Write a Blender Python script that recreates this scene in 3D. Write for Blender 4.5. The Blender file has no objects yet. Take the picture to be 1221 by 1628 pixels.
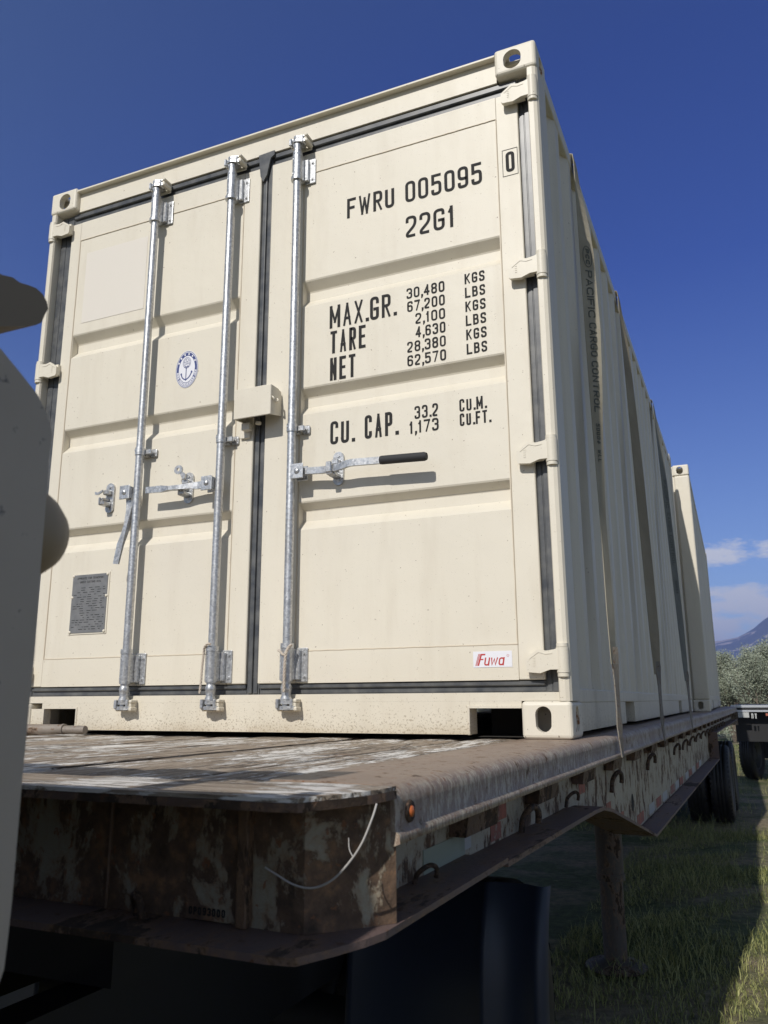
import bpy, bmesh, math, random
from mathutils import Vector, Matrix, Quaternion
import numpy as np
random.seed(7); rng = np.random.default_rng(11)
S = bpy.context.scene; COL = S.collection
R = math.radians

# ------------------------------------------------------------------ camera
yaw, pitch, roll = -0.411414869, 0.228692104, -0.00513791
cy, sy, cp, sp = math.cos(yaw), math.sin(yaw), math.cos(pitch), math.sin(pitch)
fw = Vector((sy*cp, cy*cp, sp)); rt = Vector((cy, -sy, 0)); up = rt.cross(fw)
cr, sr = math.cos(roll), math.sin(roll)
rt2 = rt*cr + up*sr; up2 = -rt*sr + up*cr
cam = bpy.data.cameras.new('camera'); co = bpy.data.objects.new('camera', cam); COL.objects.link(co)
m = Matrix((( rt2.x, up2.x, -fw.x, 2.94889800),
            ( rt2.y, up2.y, -fw.y, -2.63312901),
            ( rt2.z, up2.z, -fw.z, 0.120322297), (0, 0, 0, 1)))
co.matrix_world = m
cam.sensor_fit = 'VERTICAL'; cam.sensor_height = 36; cam.sensor_width = 27
cam.lens = 1291.96633/1628*36
cam.clip_start = 0.05; cam.clip_end = 20000
S.camera = co
cam.dof.use_dof = True; cam.dof.focus_distance = 2.9; cam.dof.aperture_fstop = 9.5

# ------------------------------------------------------------------ light
SUN = Vector((0.112, 1.25, -1.0)).normalized()
sl = bpy.data.lights.new('sun', 'SUN'); sl.energy = 3.95; sl.angle = R(0.53); sl.color = (1.0, 0.96, 0.90)
so = bpy.data.objects.new('sun', sl); COL.objects.link(so)
so.rotation_euler = SUN.to_track_quat('-Z', 'Y').to_euler(); so.location = (0, -10, 20)
W = bpy.data.worlds.new('World'); S.world = W; W.use_nodes = True
wn = W.node_tree; wn.nodes.clear()
def N(t, ty, **k):
    n = t.nodes.new(ty)
    for a, b in k.items(): setattr(n, a, b)
    return n
sky = N(wn, 'ShaderNodeTexSky', sky_type='NISHITA')
sky.sun_disc = False; sky.sun_elevation = math.asin(-SUN.z); sky.sun_rotation = R(187.2)
sky.altitude = 1400; sky.air_density = 1.0; sky.dust_density = 0.35; sky.ozone_density = 2.6
bg = N(wn, 'ShaderNodeBackground'); bg.inputs[1].default_value = 0.105
wo = N(wn, 'ShaderNodeOutputWorld')
tc = N(wn, 'ShaderNodeTexCoord')
sep = N(wn, 'ShaderNodeSeparateXYZ'); wn.links.new(tc.outputs['Generated'], sep.inputs[0])
mp = N(wn, 'ShaderNodeMapping'); mp.inputs['Scale'].default_value = (17, 17, 52); mp.inputs['Location'].default_value = (0.35, 0.0, 0.4)
wn.links.new(tc.outputs['Generated'], mp.inputs[0])
cn = N(wn, 'ShaderNodeTexNoise'); cn.inputs['Scale'].default_value = 1.0; cn.inputs['Detail'].default_value = 9; cn.inputs['Roughness'].default_value = 0.66
wn.links.new(mp.outputs[0], cn.inputs['Vector'])
el = N(wn, 'ShaderNodeValToRGB')          # cloud cover by elevation (sine)
e = el.color_ramp.elements
e[0].position = 0.0; e[0].color = (0.50,)*3+(1,); e[1].position = 0.24; e[1].color = (0.0,)*3+(1,)
for p_, v_ in ((0.085, 0.50), (0.118, 0.50), (0.130, 0.20), (0.143, 0.22), (0.158, 0.46), (0.172, 0.40), (0.185, 0.08)):
    q_ = e.new(p_); q_.color = (v_, v_, v_, 1)
wn.links.new(sep.outputs[2], el.inputs[0])
ad = N(wn, 'ShaderNodeMath', operation='ADD'); wn.links.new(cn.outputs[0], ad.inputs[0]); wn.links.new(el.outputs[0], ad.inputs[1])
cr_ = N(wn, 'ShaderNodeMapRange'); cr_.inputs[1].default_value = 0.82; cr_.inputs[2].default_value = 1.00; cr_.inputs[4].default_value = 0.95
wn.links.new(ad.outputs[0], cr_.inputs[0])
mx = N(wn, 'ShaderNodeMixRGB'); mx.inputs[2].default_value = (6.9, 7.1, 7.7, 1)
wn.links.new(cr_.outputs[0], mx.inputs[0])
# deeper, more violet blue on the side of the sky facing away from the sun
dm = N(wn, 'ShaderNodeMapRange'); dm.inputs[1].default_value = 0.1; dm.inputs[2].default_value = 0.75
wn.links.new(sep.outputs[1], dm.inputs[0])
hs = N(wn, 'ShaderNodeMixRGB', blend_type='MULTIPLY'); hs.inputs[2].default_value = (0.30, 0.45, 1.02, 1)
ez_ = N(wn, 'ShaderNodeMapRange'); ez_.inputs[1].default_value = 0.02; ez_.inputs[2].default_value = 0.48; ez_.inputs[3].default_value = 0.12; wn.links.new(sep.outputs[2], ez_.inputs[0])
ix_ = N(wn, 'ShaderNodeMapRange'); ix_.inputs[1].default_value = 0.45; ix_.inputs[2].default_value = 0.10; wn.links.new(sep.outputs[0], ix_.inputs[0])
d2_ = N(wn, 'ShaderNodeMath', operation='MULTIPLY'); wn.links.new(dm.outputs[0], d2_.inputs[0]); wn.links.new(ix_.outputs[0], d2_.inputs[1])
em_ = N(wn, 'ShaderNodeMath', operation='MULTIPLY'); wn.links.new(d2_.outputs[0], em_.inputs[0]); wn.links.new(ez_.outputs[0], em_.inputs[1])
wn.links.new(em_.outputs[0], hs.inputs[0]); wn.links.new(sky.outputs[0], hs.inputs[1]); hw = N(wn, 'ShaderNodeMixRGB', blend_type='MULTIPLY'); hw.inputs[2].default_value = (1.38, 1.10, 0.80, 1)   # added warm tint behind and right of the view, fills the shaded sides
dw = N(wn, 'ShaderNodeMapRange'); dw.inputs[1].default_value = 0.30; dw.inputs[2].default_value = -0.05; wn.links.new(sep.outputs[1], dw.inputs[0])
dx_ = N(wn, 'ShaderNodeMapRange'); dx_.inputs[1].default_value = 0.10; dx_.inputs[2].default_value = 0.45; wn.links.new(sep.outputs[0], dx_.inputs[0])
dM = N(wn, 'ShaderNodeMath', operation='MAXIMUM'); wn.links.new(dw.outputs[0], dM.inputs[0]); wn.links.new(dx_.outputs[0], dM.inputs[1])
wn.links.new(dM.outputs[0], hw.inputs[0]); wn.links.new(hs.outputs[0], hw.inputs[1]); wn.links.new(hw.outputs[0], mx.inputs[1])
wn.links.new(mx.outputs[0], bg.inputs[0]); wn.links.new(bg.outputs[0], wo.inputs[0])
S.view_settings.view_transform = 'Standard'; S.view_settings.look = 'None'
S.view_settings.exposure = 0.0; S.view_settings.gamma = 1.0
S.render.engine = 'CYCLES'; S.cycles.max_bounces = 6; S.cycles.diffuse_bounces = 3

# ------------------------------------------------------------------ materials
def mat(name, base, rough=0.5, metal=0.0, fn=None, bump=None):
    M = bpy.data.materials.new(name); M.use_nodes = True; t = M.node_tree
    b = t.nodes['Principled BSDF']
    b.inputs['Base Color'].default_value = (*base, 1); b.inputs['Roughness'].default_value = rough; b.inputs['Metallic'].default_value = metal
    if fn: fn(t, b)
    return M
def coord(t, scale=(1, 1, 1), loc=(0, 0, 0)):
    c = N(t, 'ShaderNodeTexCoord'); mpp = N(t, 'ShaderNodeMapping')
    mpp.inputs['Scale'].default_value = scale; mpp.inputs['Location'].default_value = loc
    t.links.new(c.outputs['Object'], mpp.inputs[0]); return mpp.outputs[0]
def noise(t, vec, sc, det=4, rg=0.55, dist=0):
    n = N(t, 'ShaderNodeTexNoise'); n.inputs['Scale'].default_value = sc; n.inputs['Detail'].default_value = det
    n.inputs['Roughness'].default_value = rg; n.inputs['Distortion'].default_value = dist
    t.links.new(vec, n.inputs['Vector']); return n.outputs[0]
def ramp(t, fac, stops, interp='LINEAR'):
    r = N(t, 'ShaderNodeValToRGB'); r.color_ramp.interpolation = interp
    e = r.color_ramp.elements
    while len(e) < len(stops): e.new(0.5)
    for i, (p, c) in enumerate(stops):
        e[i].position = p; c = (c, c, c) if not hasattr(c, '__len__') else c; e[i].color = (*c, 1)
    t.links.new(fac, r.inputs[0]); return r.outputs[0]
def mix(t, f, a, b, mode='MIX'):
    n = N(t, 'ShaderNodeMixRGB', blend_type=mode)
    for i, v in ((0, f), (1, a), (2, b)):
        if isinstance(v, (int, float)): n.inputs[i].default_value = v if i == 0 else (v, v, v, 1)
        elif isinstance(v, tuple): n.inputs[i].default_value = (*v, 1)
        else: t.links.new(v, n.inputs[i])
    return n.outputs[0]
def math_(t, op, a, b=None):
    n = N(t, 'ShaderNodeMath', operation=op)
    for i, v in ((0, a), (1, b)):
        if v is None: continue
        if isinstance(v, (int, float)): n.inputs[i].default_value = v
        else: t.links.new(v, n.inputs[i])
    return n.outputs[0]
def bumpn(t, b, h, st=0.3, dist=0.01):
    n = N(t, 'ShaderNodeBump'); n.inputs['Strength'].default_value = st; n.inputs['Distance'].default_value = dist
    t.links.new(h, n.inputs['Height']); t.links.new(n.outputs[0], b.inputs['Normal'])

def paint_fn(base, dirt=0.0, rustedge=False):
    def f(t, b):
        v = coord(t)
        n1 = noise(t, v, 1.3, 5); n2 = noise(t, coord(t, (6, 6, 0.8)), 2.2, 5, 0.6)
        c = mix(t, ramp(t, n1, [(0.3, 0), (0.7, 1)]), tuple(x*0.97 for x in base), tuple(min(1, x*1.02) for x in base))
        c = mix(t, ramp(t, n2, [(0.50, 0), (0.75, 0.22)]), c, (0.52, 0.45, 0.34))
        c = mix(t, ramp(t, noise(t, coord(t, (1, 1, 1), (5, 5, 5)), 0.9, 8, 0.7), [(0.56, 0), (0.72, 0.16)]), c, (0.60, 0.55, 0.50))
        # tiny specks of grit and chips
        sp_ = noise(t, v, 75, 2, 0.5)
        c = mix(t, ramp(t, sp_, [(0.745, 0), (0.765, 0.65)]), c, (0.20, 0.13, 0.08))
        # dirt splashed up from the deck near the bottom edge
        sx = N(t, 'ShaderNodeSeparateXYZ'); t.links.new(v, sx.inputs[0])
        hz = ramp(t, sx.outputs[2], [(0.0, 0.135), (0.16, 0.03), (0.3, 0.0)])
        hz.node.color_ramp.interpolation = 'EASE'
        spl = math_(t, 'ADD', noise(t, v, 150, 3, 0.65), hz)
        c = mix(t, ramp(t, spl, [(0.68, 0), (0.72, 0.6)]), c, (0.25, 0.19, 0.12))
        low = math_(t, 'MULTIPLY', ramp(t, sx.outputs[2], [(0.0, 1.0), (0.05, 0.25), (0.3, 0.0)]), noise(t, v, 9, 5))
        c = mix(t, low, c, (0.42, 0.33, 0.20))
        t.links.new(c, b.inputs['Base Color'])
        bumpn(t, b, math_(t, 'ADD', math_(t, 'MULTIPLY', noise(t, v, 55, 3, 0.5), 0.10), math_(t, 'MULTIPLY', noise(t, v, 3.5, 3, 0.5), 1.6)), 0.5, 0.006)
        t.links.new(ramp(t, n1, [(0.3, 0.42), (0.7, 0.55)]), b.inputs['Roughness'])
    return f
CREAM = (0.735, 0.682, 0.568)
paint = mat('cream_paint', CREAM, 0.45, 0, paint_fn(CREAM))
def side_fn(t, b):
    paint_fn(CREAM)(t, b)
    src = b.inputs['Base Color'].links[0].from_socket
    st = noise(t, coord(t, (3, 9, 0.5)), 2.0, 6, 0.6)
    c = mix(t, ramp(t, st, [(0.5, 0), (0.8, 0.35)]), src, (0.42, 0.37, 0.28))
    t.links.new(c, b.inputs['Base Color'])
paint_side = mat('cream_paint_side', CREAM, 0.5, 0, side_fn)
bead = mat('weld_bead_paint', (0.58, 0.50, 0.38), 0.5)
casting_m = mat('casting_paint', CREAM, 0.5, 0, None)
def cast_fn(t, b):
    v = coord(t)
    n = noise(t, v, 14, 7, 0.7)
    c = mix(t, ramp(t, n, [(0.62, 0), (0.66, 1)]), CREAM, (0.30, 0.15, 0.07))
    c2 = mix(t, ramp(t, noise(t, v, 60, 4), [(0.66, 0), (0.7, 0.8)]), c, (0.12, 0.07, 0.04))
    t.links.new(c2, b.inputs['Base Color']); bumpn(t, b, noise(t, v, 40, 4), 0.25, 0.004)
cast_fn(casting_m.node_tree, casting_m.node_tree.nodes['Principled BSDF'])
def galv_fn(t, b):
    v = coord(t)
    vo = N(t, 'ShaderNodeTexVoronoi'); vo.inputs['Scale'].default_value = 130; t.links.new(v, vo.inputs['Vector'])
    s = N(t, 'ShaderNodeSeparateColor'); t.links.new(vo.outputs['Color'], s.inputs[0])
    c = ramp(t, s.outputs[0], [(0, (0.42, 0.43, 0.44)), (1, (0.66, 0.67, 0.68))])
    c = mix(t, ramp(t, noise(t, coord(t, (8, 8, 1.2)), 3, 6), [(0.5, 0), (0.75, 0.5)]), c, (0.33, 0.30, 0.26))
    t.links.new(c, b.inputs['Base Color'])
    t.links.new(ramp(t, s.outputs[1], [(0, 0.34), (1, 0.5)]), b.inputs['Roughness'])
    bumpn(t, b, noise(t, v, 220, 3), 0.12, 0.002)
galv = mat('galvanised_steel', (0.6, 0.6, 0.6), 0.4, 0.75, galv_fn)
def gask_fn(t, b):
    n = noise(t, coord(t, (1, 1, 1)), 18, 5)
    t.links.new(ramp(t, n, [(0.3, (0.05, 0.056, 0.066)), (0.75, (0.15, 0.15, 0.145))]), b.inputs['Base Color'])
gask = mat('door_seal_rubber', (0.04, 0.045, 0.05), 0.36, 0, gask_fn)
ink = mat('black_marking', (0.014, 0.0135, 0.013), 0.8)
rubber = mat('handle_grip_rubber', (0.03, 0.03, 0.032), 0.75)
white = mat('white_sticker', (0.80, 0.80, 0.84), 0.4)
redink = mat('red_print', (0.50, 0.045, 0.04), 0.45)
navy = mat('navy_print', (0.045, 0.065, 0.21), 0.45)
def plate_fn(t, b):
    n = noise(t, coord(t), 30, 5)
    t.links.new(ramp(t, n, [(0.3, (0.17, 0.175, 0.18)), (0.7, (0.24, 0.24, 0.24))]), b.inputs['Base Color'])
platem = mat('data_plate_metal', (0.2, 0.2, 0.2), 0.5, 0.3, plate_fn)
patchm = mat('pale_paint_patch', (0.75, 0.70, 0.62), 0.4)
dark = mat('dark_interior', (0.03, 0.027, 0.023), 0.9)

def rust_fn(paintc, thr, stretch=(1, 1, 0.35), sc=5.0, streak=False, seed=0.0, tone=1.0):
    def f(t, b):
        v = coord(t, stretch, (seed, seed*0.7, 0)); v0 = coord(t)
        n = noise(t, v, sc, 10, 0.70, 0.25)
        rc = ramp(t, noise(t, v0, 26, 6, 0.65), [(0.3, (0.024*tone, 0.016*tone, 0.011*tone)), (0.55, (0.065*tone, 0.041*tone, 0.026*tone)), (0.72, (0.14*tone, 0.078*tone, 0.040*tone))])
        pc = mix(t, noise(t, v0, 7, 5), tuple(x*0.75 for x in paintc), tuple(min(1, x*1.15) for x in paintc))
        halo = mix(t, ramp(t, noise(t, v0, 70, 5, 0.7), [(0.4, 0.25), (0.62, 0.9)]), pc, (0.25, 0.145, 0.075))
        c = mix(t, ramp(t, n, [(thr-0.07, 0), (thr-0.005, 0.9)]), pc, halo)
        mk = ramp(t, n, [(thr-0.012, 0), (thr+0.022, 1)])
        c = mix(t, mk, c, rc)
        spn = noise(t, v0, 48, 4, 0.6)
        c = mix(t, ramp(t, spn, [(0.635, 0), (0.66, 0.9)]), c, (0.10*tone, 0.045*tone, 0.022*tone))
        if streak:
            stn = noise(t, coord(t, (0.5, 1, 0.3)), 85, 8, 0.8)
            sm = math_(t, 'MULTIPLY', ramp(t, stn, [(0.485, 0), (0.55, 0.9)]), ramp(t, noise(t, v0, 4, 5), [(0.36, 0.15), (0.54, 1)]))
            sxx = N(t, 'ShaderNodeSeparateXYZ'); t.links.new(v0, sxx.inputs[0])
            sm = math_(t, 'MULTIPLY', sm, ramp(t, math_(t, 'ADD', sxx.outputs[2], 0.5), [(0.0, 1.0), (0.489, 1.0), (0.4985, 0.12)]))
            c = mix(t, sm, c, (0.50, 0.44, 0.34))
            c = mix(t, ramp(t, noise(t, coord(t, (0.6, 1, 0.28), (4, 2, 0)), 60, 8, 0.78), [(0.56, 0), (0.70, 0.45)]), c, (0.11, 0.07, 0.05))
        t.links.new(c, b.inputs['Base Color'])
        h = math_(t, 'ADD', math_(t, 'MULTIPLY', mk, -0.5), noise(t, v0, 90, 5, 0.7))
        bumpn(t, b, h, 0.5, 0.006)
        t.links.new(ramp(t, mk, [(0, 0.55), (1, 0.9)]), b.inputs['Roughness'])
    return f
PALE = (0.40, 0.40, 0.34)
front_m = mat('rusty_pale_paint_front', PALE, 0.7, 0, rust_fn((0.34, 0.31, 0.235), 0.465, (1.2, 1.2, 0.75), 9, seed=3.1, tone=2.3))
web_m = mat('rusty_pale_paint_side', PALE, 0.7, 0, rust_fn((0.46, 0.42, 0.32), 0.545, (1, 1, 0.6), 11, seed=1.3, tone=1.9))
rail_m = mat('worn_rail_paint', (0.3, 0.25, 0.22), 0.6, 0, rust_fn((0.29, 0.215, 0.165), 0.60, (1, 1.2, 0.8), 26, True, 5.0, 2.2))
flange_m = mat('rusty_flange', (0.12, 0.08, 0.07), 0.8, 0, rust_fn((0.15, 0.105, 0.095), 0.56, (1, 0.3, 1), 6, seed=8.0, tone=1.0))
rusty = mat('brown_rust', (0.09, 0.05, 0.035), 0.9, 0, rust_fn((0.12, 0.075, 0.055), 0.5, (1, 1, 1), 12, seed=2.0))
hookm = mat('rusty_hook', (0.06, 0.035, 0.025), 0.85, 0, rust_fn((0.05, 0.035, 0.028), 0.5, (1, 1, 1), 40, seed=2.0))
def wood_fn(t, b):
    v = coord(t, (1, 0.10, 1)); v0 = coord(t)
    g = noise(t, v, 70, 9, 0.72, 0.4)
    c = ramp(t, g, [(0.28, (0.06, 0.042, 0.028)), (0.42, (0.23, 0.18, 0.13)), (0.55, (0.37, 0.30, 0.23)), (0.8, (0.50, 0.43, 0.34))])
    big = noise(t, coord(t, (1.6, 0.6, 1)), 3.0, 5, 0.6); fl = noise(t, coord(t, (1, 0.16, 1)), 55, 8, 0.72); f2 = noise(t, coord(t, (1, 0.5, 1)), 90, 4, 0.6)
    w = ramp(t, math_(t, 'ADD', math_(t, 'ADD', math_(t, 'MULTIPLY', big, 0.55), math_(t, 'MULTIPLY', fl, 0.60)), math_(t, 'MULTIPLY', f2, 0.22)), [(0.695, 0), (0.735, 1)])
    c = mix(t, w, c, mix(t, fl, (0.62, 0.58, 0.52), (0.86, 0.83, 0.78)))
    rr = ramp(t, noise(t, coord(t, (2, 0.7, 1), (3, 1, 0)), 3.4, 5), [(0.6, 0), (0.68, 0.45)])
    c = mix(t, rr, c, (0.26, 0.15, 0.09))
    cr2 = ramp(t, noise(t, coord(t, (1, 0.05, 1), (7, 0, 0)), 20, 6, 0.6, 0.8), [(0.485, 0), (0.497, 1), (0.505, 1), (0.517, 0)])
    c = mix(t, math_(t, 'MULTIPLY', cr2, 0.8), c, (0.04, 0.026, 0.018))
    t.links.new(c, b.inputs['Base Color'])
    h = math_(t, 'ADD', math_(t, 'ADD', g, math_(t, 'MULTIPLY', w, 0.25)), math_(t, 'MULTIPLY', cr2, -1.2))
    bumpn(t, b, h, 0.8, 0.006)
wood = mat('weathered_deck_wood', (0.3, 0.25, 0.2), 0.85, 0, wood_fn)
def tyre_fn(t, b):
    t.links.new(ramp(t, noise(t, coord(t), 12, 5), [(0.3, (0.009, 0.009, 0.010)), (0.75, (0.022, 0.022, 0.023))]), b.inputs['Base Color'])
tyre_m = mat('tyre_rubber', (0.03, 0.03, 0.032), 0.55, 0, tyre_fn)
rim_m = mat('wheel_rim_paint', (0.10, 0.105, 0.11), 0.5, 0.2)
guard_m = mat('black_plastic_sky_tint', (0.022, 0.030, 0.052), 0.4)  # black plastic; the blue in its colour stands in for a sky highlight
blk = mat('black_chassis', (0.012, 0.012, 0.013), 0.6)
def strap_fn(a, bcol):
    def f(t, b):
        n = noise(t, coord(t, (1, 1, 0.4)), 7, 6, 0.6)
        c = mix(t, ramp(t, n, [(0.35, 0), (0.7, 1)]), a, bcol)
        wv = N(t, 'ShaderNodeTexWave', bands_direction='Z'); wv.inputs['Scale'].default_value = 90
        t.links.new(coord(t), wv.inputs['Vector'])
        t.links.new(mix(t, 0.15, c, wv.outputs[0], 'MULTIPLY'), b.inputs['Base Color'])
    return f
strap_m = mat('dirty_webbing', (0.2, 0.18, 0.12), 0.9, 0, strap_fn((0.44, 0.40, 0.31), (0.32, 0.28, 0.20)))
strap_dk = mat('darker_webbing', (0.2, 0.18, 0.12), 0.9, 0, strap_fn((0.36, 0.31, 0.225), (0.26, 0.22, 0.155)))
strap_gr = mat('grey_webbing', (0.2, 0.18, 0.12), 0.9, 0, strap_fn((0.24, 0.24, 0.21), (0.16, 0.16, 0.145)))
strapink = mat('webbing_print', (0.11, 0.115, 0.095), 0.9)
rope_m = mat('fibre_rope', (0.55, 0.48, 0.40), 0.9)
wire_m = mat('white_cable', (0.45, 0.43, 0.41), 0.6)
amber = mat('amber_lens', (0.50, 0.13, 0.035), 0.4)
def tape_fn(t, b):
    n = noise(t, coord(t), 22, 6, 0.7)
    t.links.new(ramp(t, n, [(0.42, (0.42, 0.13, 0.08)), (0.56, (0.26, 0.09, 0.06)), (0.66, (0.35, 0.33, 0.27))]), b.inputs['Base Color'])
tape_r = mat('faded_red_tape', (0.3, 0.09, 0.05), 0.6, 0, tape_fn)
tape_w = mat('faded_white_tape', (0.46, 0.47, 0.46), 0.5)
tape_g = mat('pale_green_tape', (0.33, 0.37, 0.29), 0.6)
def cab_fn(t, b):
    v = coord(t)
    n = noise(t, v, 10, 5); s_ = noise(t, v, 40, 3, 0.5)
    c = mix(t, n, (0.44, 0.375, 0.30), (0.52, 0.45, 0.365))
    c = mix(t, ramp(t, s_, [(0.66, 0), (0.71, 0.75)]), c, (0.05, 0.05, 0.06))
    t.links.new(c, b.inputs['Base Color'])
cab_m = mat('speckled_grey_panel', (0.24, 0.24, 0.24), 0.6, 0, cab_fn)
cabdk = mat('dark_brown_bracket', (0.26, 0.21, 0.15), 0.85)
cabol = mat('olive_dome', (0.32, 0.25, 0.16), 0.6)
alu = mat('bright_aluminium_rail', (0.65, 0.67, 0.7), 0.35, 0.6)
bark = mat('grey_bark', (0.16, 0.13, 0.10), 0.9)
def leaf_mat(nm, a, b_):
    def f(t, b):
        g = N(t, 'ShaderNodeNewGeometry')
        n = noise(t, coord(t), 1.3, 3)
        r = math_(t, 'ADD', math_(t, 'MULTIPLY', g.outputs['Random Per Island'], 0.6), math_(t, 'MULTIPLY', n, 0.5))
        t.links.new(ramp(t, r, [(0.15, a), (0.85, b_)]), b.inputs['Base Color'])
    return mat(nm, a, 0.6, 0, f)
leaf1 = leaf_mat('silver_green_leaves', (0.15, 0.18, 0.12), (0.40, 0.43, 0.33))
leaf2 = leaf_mat('fresh_green_leaves', (0.05, 0.085, 0.035), (0.15, 0.20, 0.085))
def ground_fn(t, b):
    v = coord(t)
    n = noise(t, v, 0.9, 6, 0.6); n2 = noise(t, v, 14, 6, 0.7)
    g = ramp(t, n2, [(0.3, (0.04, 0.055, 0.016)), (0.6, (0.11, 0.13, 0.042)), (0.8, (0.32, 0.29, 0.13))])
    d = ramp(t, n2, [(0.3, (0.17, 0.125, 0.08)), (0.7, (0.42, 0.33, 0.23))])
    t.links.new(mix(t, ramp(t, n, [(0.45, 0), (0.6, 0.75)]), g, d), b.inputs['Base Color'])
    bumpn(t, b, n2, 1.0, 0.05)
ground_m = mat('grassy_ground', (0.1, 0.12, 0.06), 0.95, 0, ground_fn)
grass_m = leaf_mat('grass_blades', (0.07, 0.10, 0.022), (0.40, 0.39, 0.15))
def mount_fn(t, b):
    v = coord(t, (1, 1, 1))
    n = noise(t, v, 0.006, 8, 0.62, 0.8); n2 = noise(t, v, 0.03, 6, 0.6)
    c = mix(t, n2, (0.02, 0.03, 0.055), (0.07, 0.085, 0.11))
    sx = N(t, 'ShaderNodeSeparateXYZ'); t.links.new(v, sx.inputs[0])
    hm = N(t, 'ShaderNodeMapRange'); hm.inputs[1].default_value = 230; hm.inputs[2].default_value = 420; hm.inputs[4].default_value = 0.10
    t.links.new(sx.outputs[2], hm.inputs[0])
    c = mix(t, ramp(t, math_(t, 'ADD', n, hm.outputs[0]), [(0.56, 0), (0.60, 1)]), c, (0.34, 0.30, 0.30))
    t.links.new(c, b.inputs['Base Color'])
mount_m = mat('distant_forested_rock', (0.07, 0.08, 0.08), 1.0, 0, mount_fn)

# ------------------------------------------------------------------ mesh helpers
class MB:
    def __init__(s): s.bm = bmesh.new()
    def _add(s, vs, fs, smooth=False):
        bv = [s.bm.verts.new(v) for v in vs]
        out = []
        for f in fs:
            try: fc = s.bm.faces.new([bv[i] for i in f]); fc.smooth = smooth; out.append(fc)
            except ValueError: pass
        return bv, out
    def box(s, x0, x1, y0, y1, z0, z1, bev=0.0, seg=2):
        if x0 > x1: x0, x1 = x1, x0
        if y0 > y1: y0, y1 = y1, y0
        if z0 > z1: z0, z1 = z1, z0
        vs = [(x, y, z) for z in (z0, z1) for y in (y0, y1) for x in (x0, x1)]
        fs = [(0, 2, 3, 1), (4, 5, 7, 6), (0, 1, 5, 4), (2, 6, 7, 3), (0, 4, 6, 2), (1, 3, 7, 5)]
        bv, fc = s._add(vs, fs)
        if bev:
            ed = {e for f in fc for e in f.edges}
            r = bmesh.ops.bevel(s.bm, geom=list(ed), offset=bev, segments=seg, affect='EDGES', profile=0.5)
        return s
    def cyl(s, p0, p1, r0, r1=None, n=16, cap=True, smooth=True):
        r1 = r0 if r1 is None else r1
        p0, p1 = Vector(p0), Vector(p1); d = (p1-p0).normalized()
        a = d.orthogonal().normalized(); b = d.cross(a)
        vs = []
        for p, r in ((p0, r0), (p1, r1)):
            for i in range(n):
                t = 2*math.pi*i/n; vs.append(p + (a*math.cos(t)+b*math.sin(t))*r)
        fs = [(i, (i+1) % n, n+(i+1) % n, n+i) for i in range(n)]
        s._add(vs, fs, smooth)
        if cap:
            s._add([vs[i] for i in range(n)], [tuple(range(n))[::-1]]); s._add([vs[n+i] for i in range(n)], [tuple(range(n))])
        return s
    def lathe(s, c, axis, prof, n=32, smooth=True):
        # prof: list of (distance along axis, radius)
        c = Vector(c); d = Vector(axis).normalized(); a = d.orthogonal().normalized(); b = d.cross(a)
        vs = []
        for h, r in prof:
            for i in range(n):
                t = 2*math.pi*i/n; vs.append(c + d*h + (a*math.cos(t)+b*math.sin(t))*r)
        fs = [(k*n+i, k*n+(i+1) % n, (k+1)*n+(i+1) % n, (k+1)*n+i) for k in range(len(prof)-1) for i in range(n)]
        s._add(vs, fs, smooth); return s
    def prism(s, pts, ax, a, b, smooth=False):
        # pts polygon in the two remaining axes (order x,y,z without ax), extruded along ax from a to b
        def mk(p, h):
            v = list(p); v.insert(ax, h); return tuple(v)
        n = len(pts); vs = [mk(p, a) for p in pts]+[mk(p, b) for p in pts]
        fs = [tuple(range(n))[::-1], tuple(range(n, 2*n))]
        s._add(vs, fs)
        s._add(vs, [(i, (i+1) % n, n+(i+1) % n, n+i) for i in range(n)], smooth); return s
    def tube(s, path, r, n=8, smooth=True, cap=True):
        P = [Vector(p) for p in path]; rings = []
        a = None
        for i, p in enumerate(P):
            d = (P[min(i+1, len(P)-1)]-P[max(i-1, 0)]).normalized()
            a = d.orthogonal().normalized() if a is None else (a-d*a.dot(d)).normalized()
            b = d.cross(a); rr = r[i] if hasattr(r, '__len__') else r
            rings.append([p+(a*math.cos(2*math.pi*k/n)+b*math.sin(2*math.pi*k/n))*rr for k in range(n)])
        vs = [v for q in rings for v in q]
        fs = [(j*n+i, j*n+(i+1) % n, (j+1)*n+(i+1) % n, (j+1)*n+i) for j in range(len(P)-1) for i in range(n)]
        s._add(vs, fs, smooth)
        if cap: s._add(rings[0], [tuple(range(n))[::-1]]); s._add(rings[-1], [tuple(range(n))])
        return s
    def sheet(s, rows, smooth=False):
        n = len(rows[0]); vs = [v for r in rows for v in r]
        fs = [(j*n+i, j*n+i+1, (j+1)*n+i+1, (j+1)*n+i) for j in range(len(rows)-1) for i in range(n-1)]
        s._add(vs, fs, smooth); return s
    def build(s, name, mt, parent=None, label=None, cat=None, group=None, kind=None, mw=None):
        bmesh.ops.recalc_face_normals(s.bm, faces=s.bm.faces)
        me = bpy.data.meshes.new(name); s.bm.to_mesh(me); s.bm.free()
        me.materials.append(mt)
        o = bpy.data.objects.new(name, me); COL.objects.link(o)
        if parent: o.parent = parent
        if mw is not None: o.matrix_local = mw
        props(o, label, cat, group, kind); return o
def props(o, label=None, cat=None, group=None, kind=None):
    if label: o['label'] = label
    if cat: o['category'] = cat
    if group: o['group'] = group
    if kind: o['kind'] = kind
def empty(name, loc, rz=0.0, **k):
    o = bpy.data.objects.new(name, None); COL.objects.link(o); o.location = loc; o.rotation_euler = (0, 0, rz)
    o.empty_display_size = 0.2; props(o, **k); return o
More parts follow.
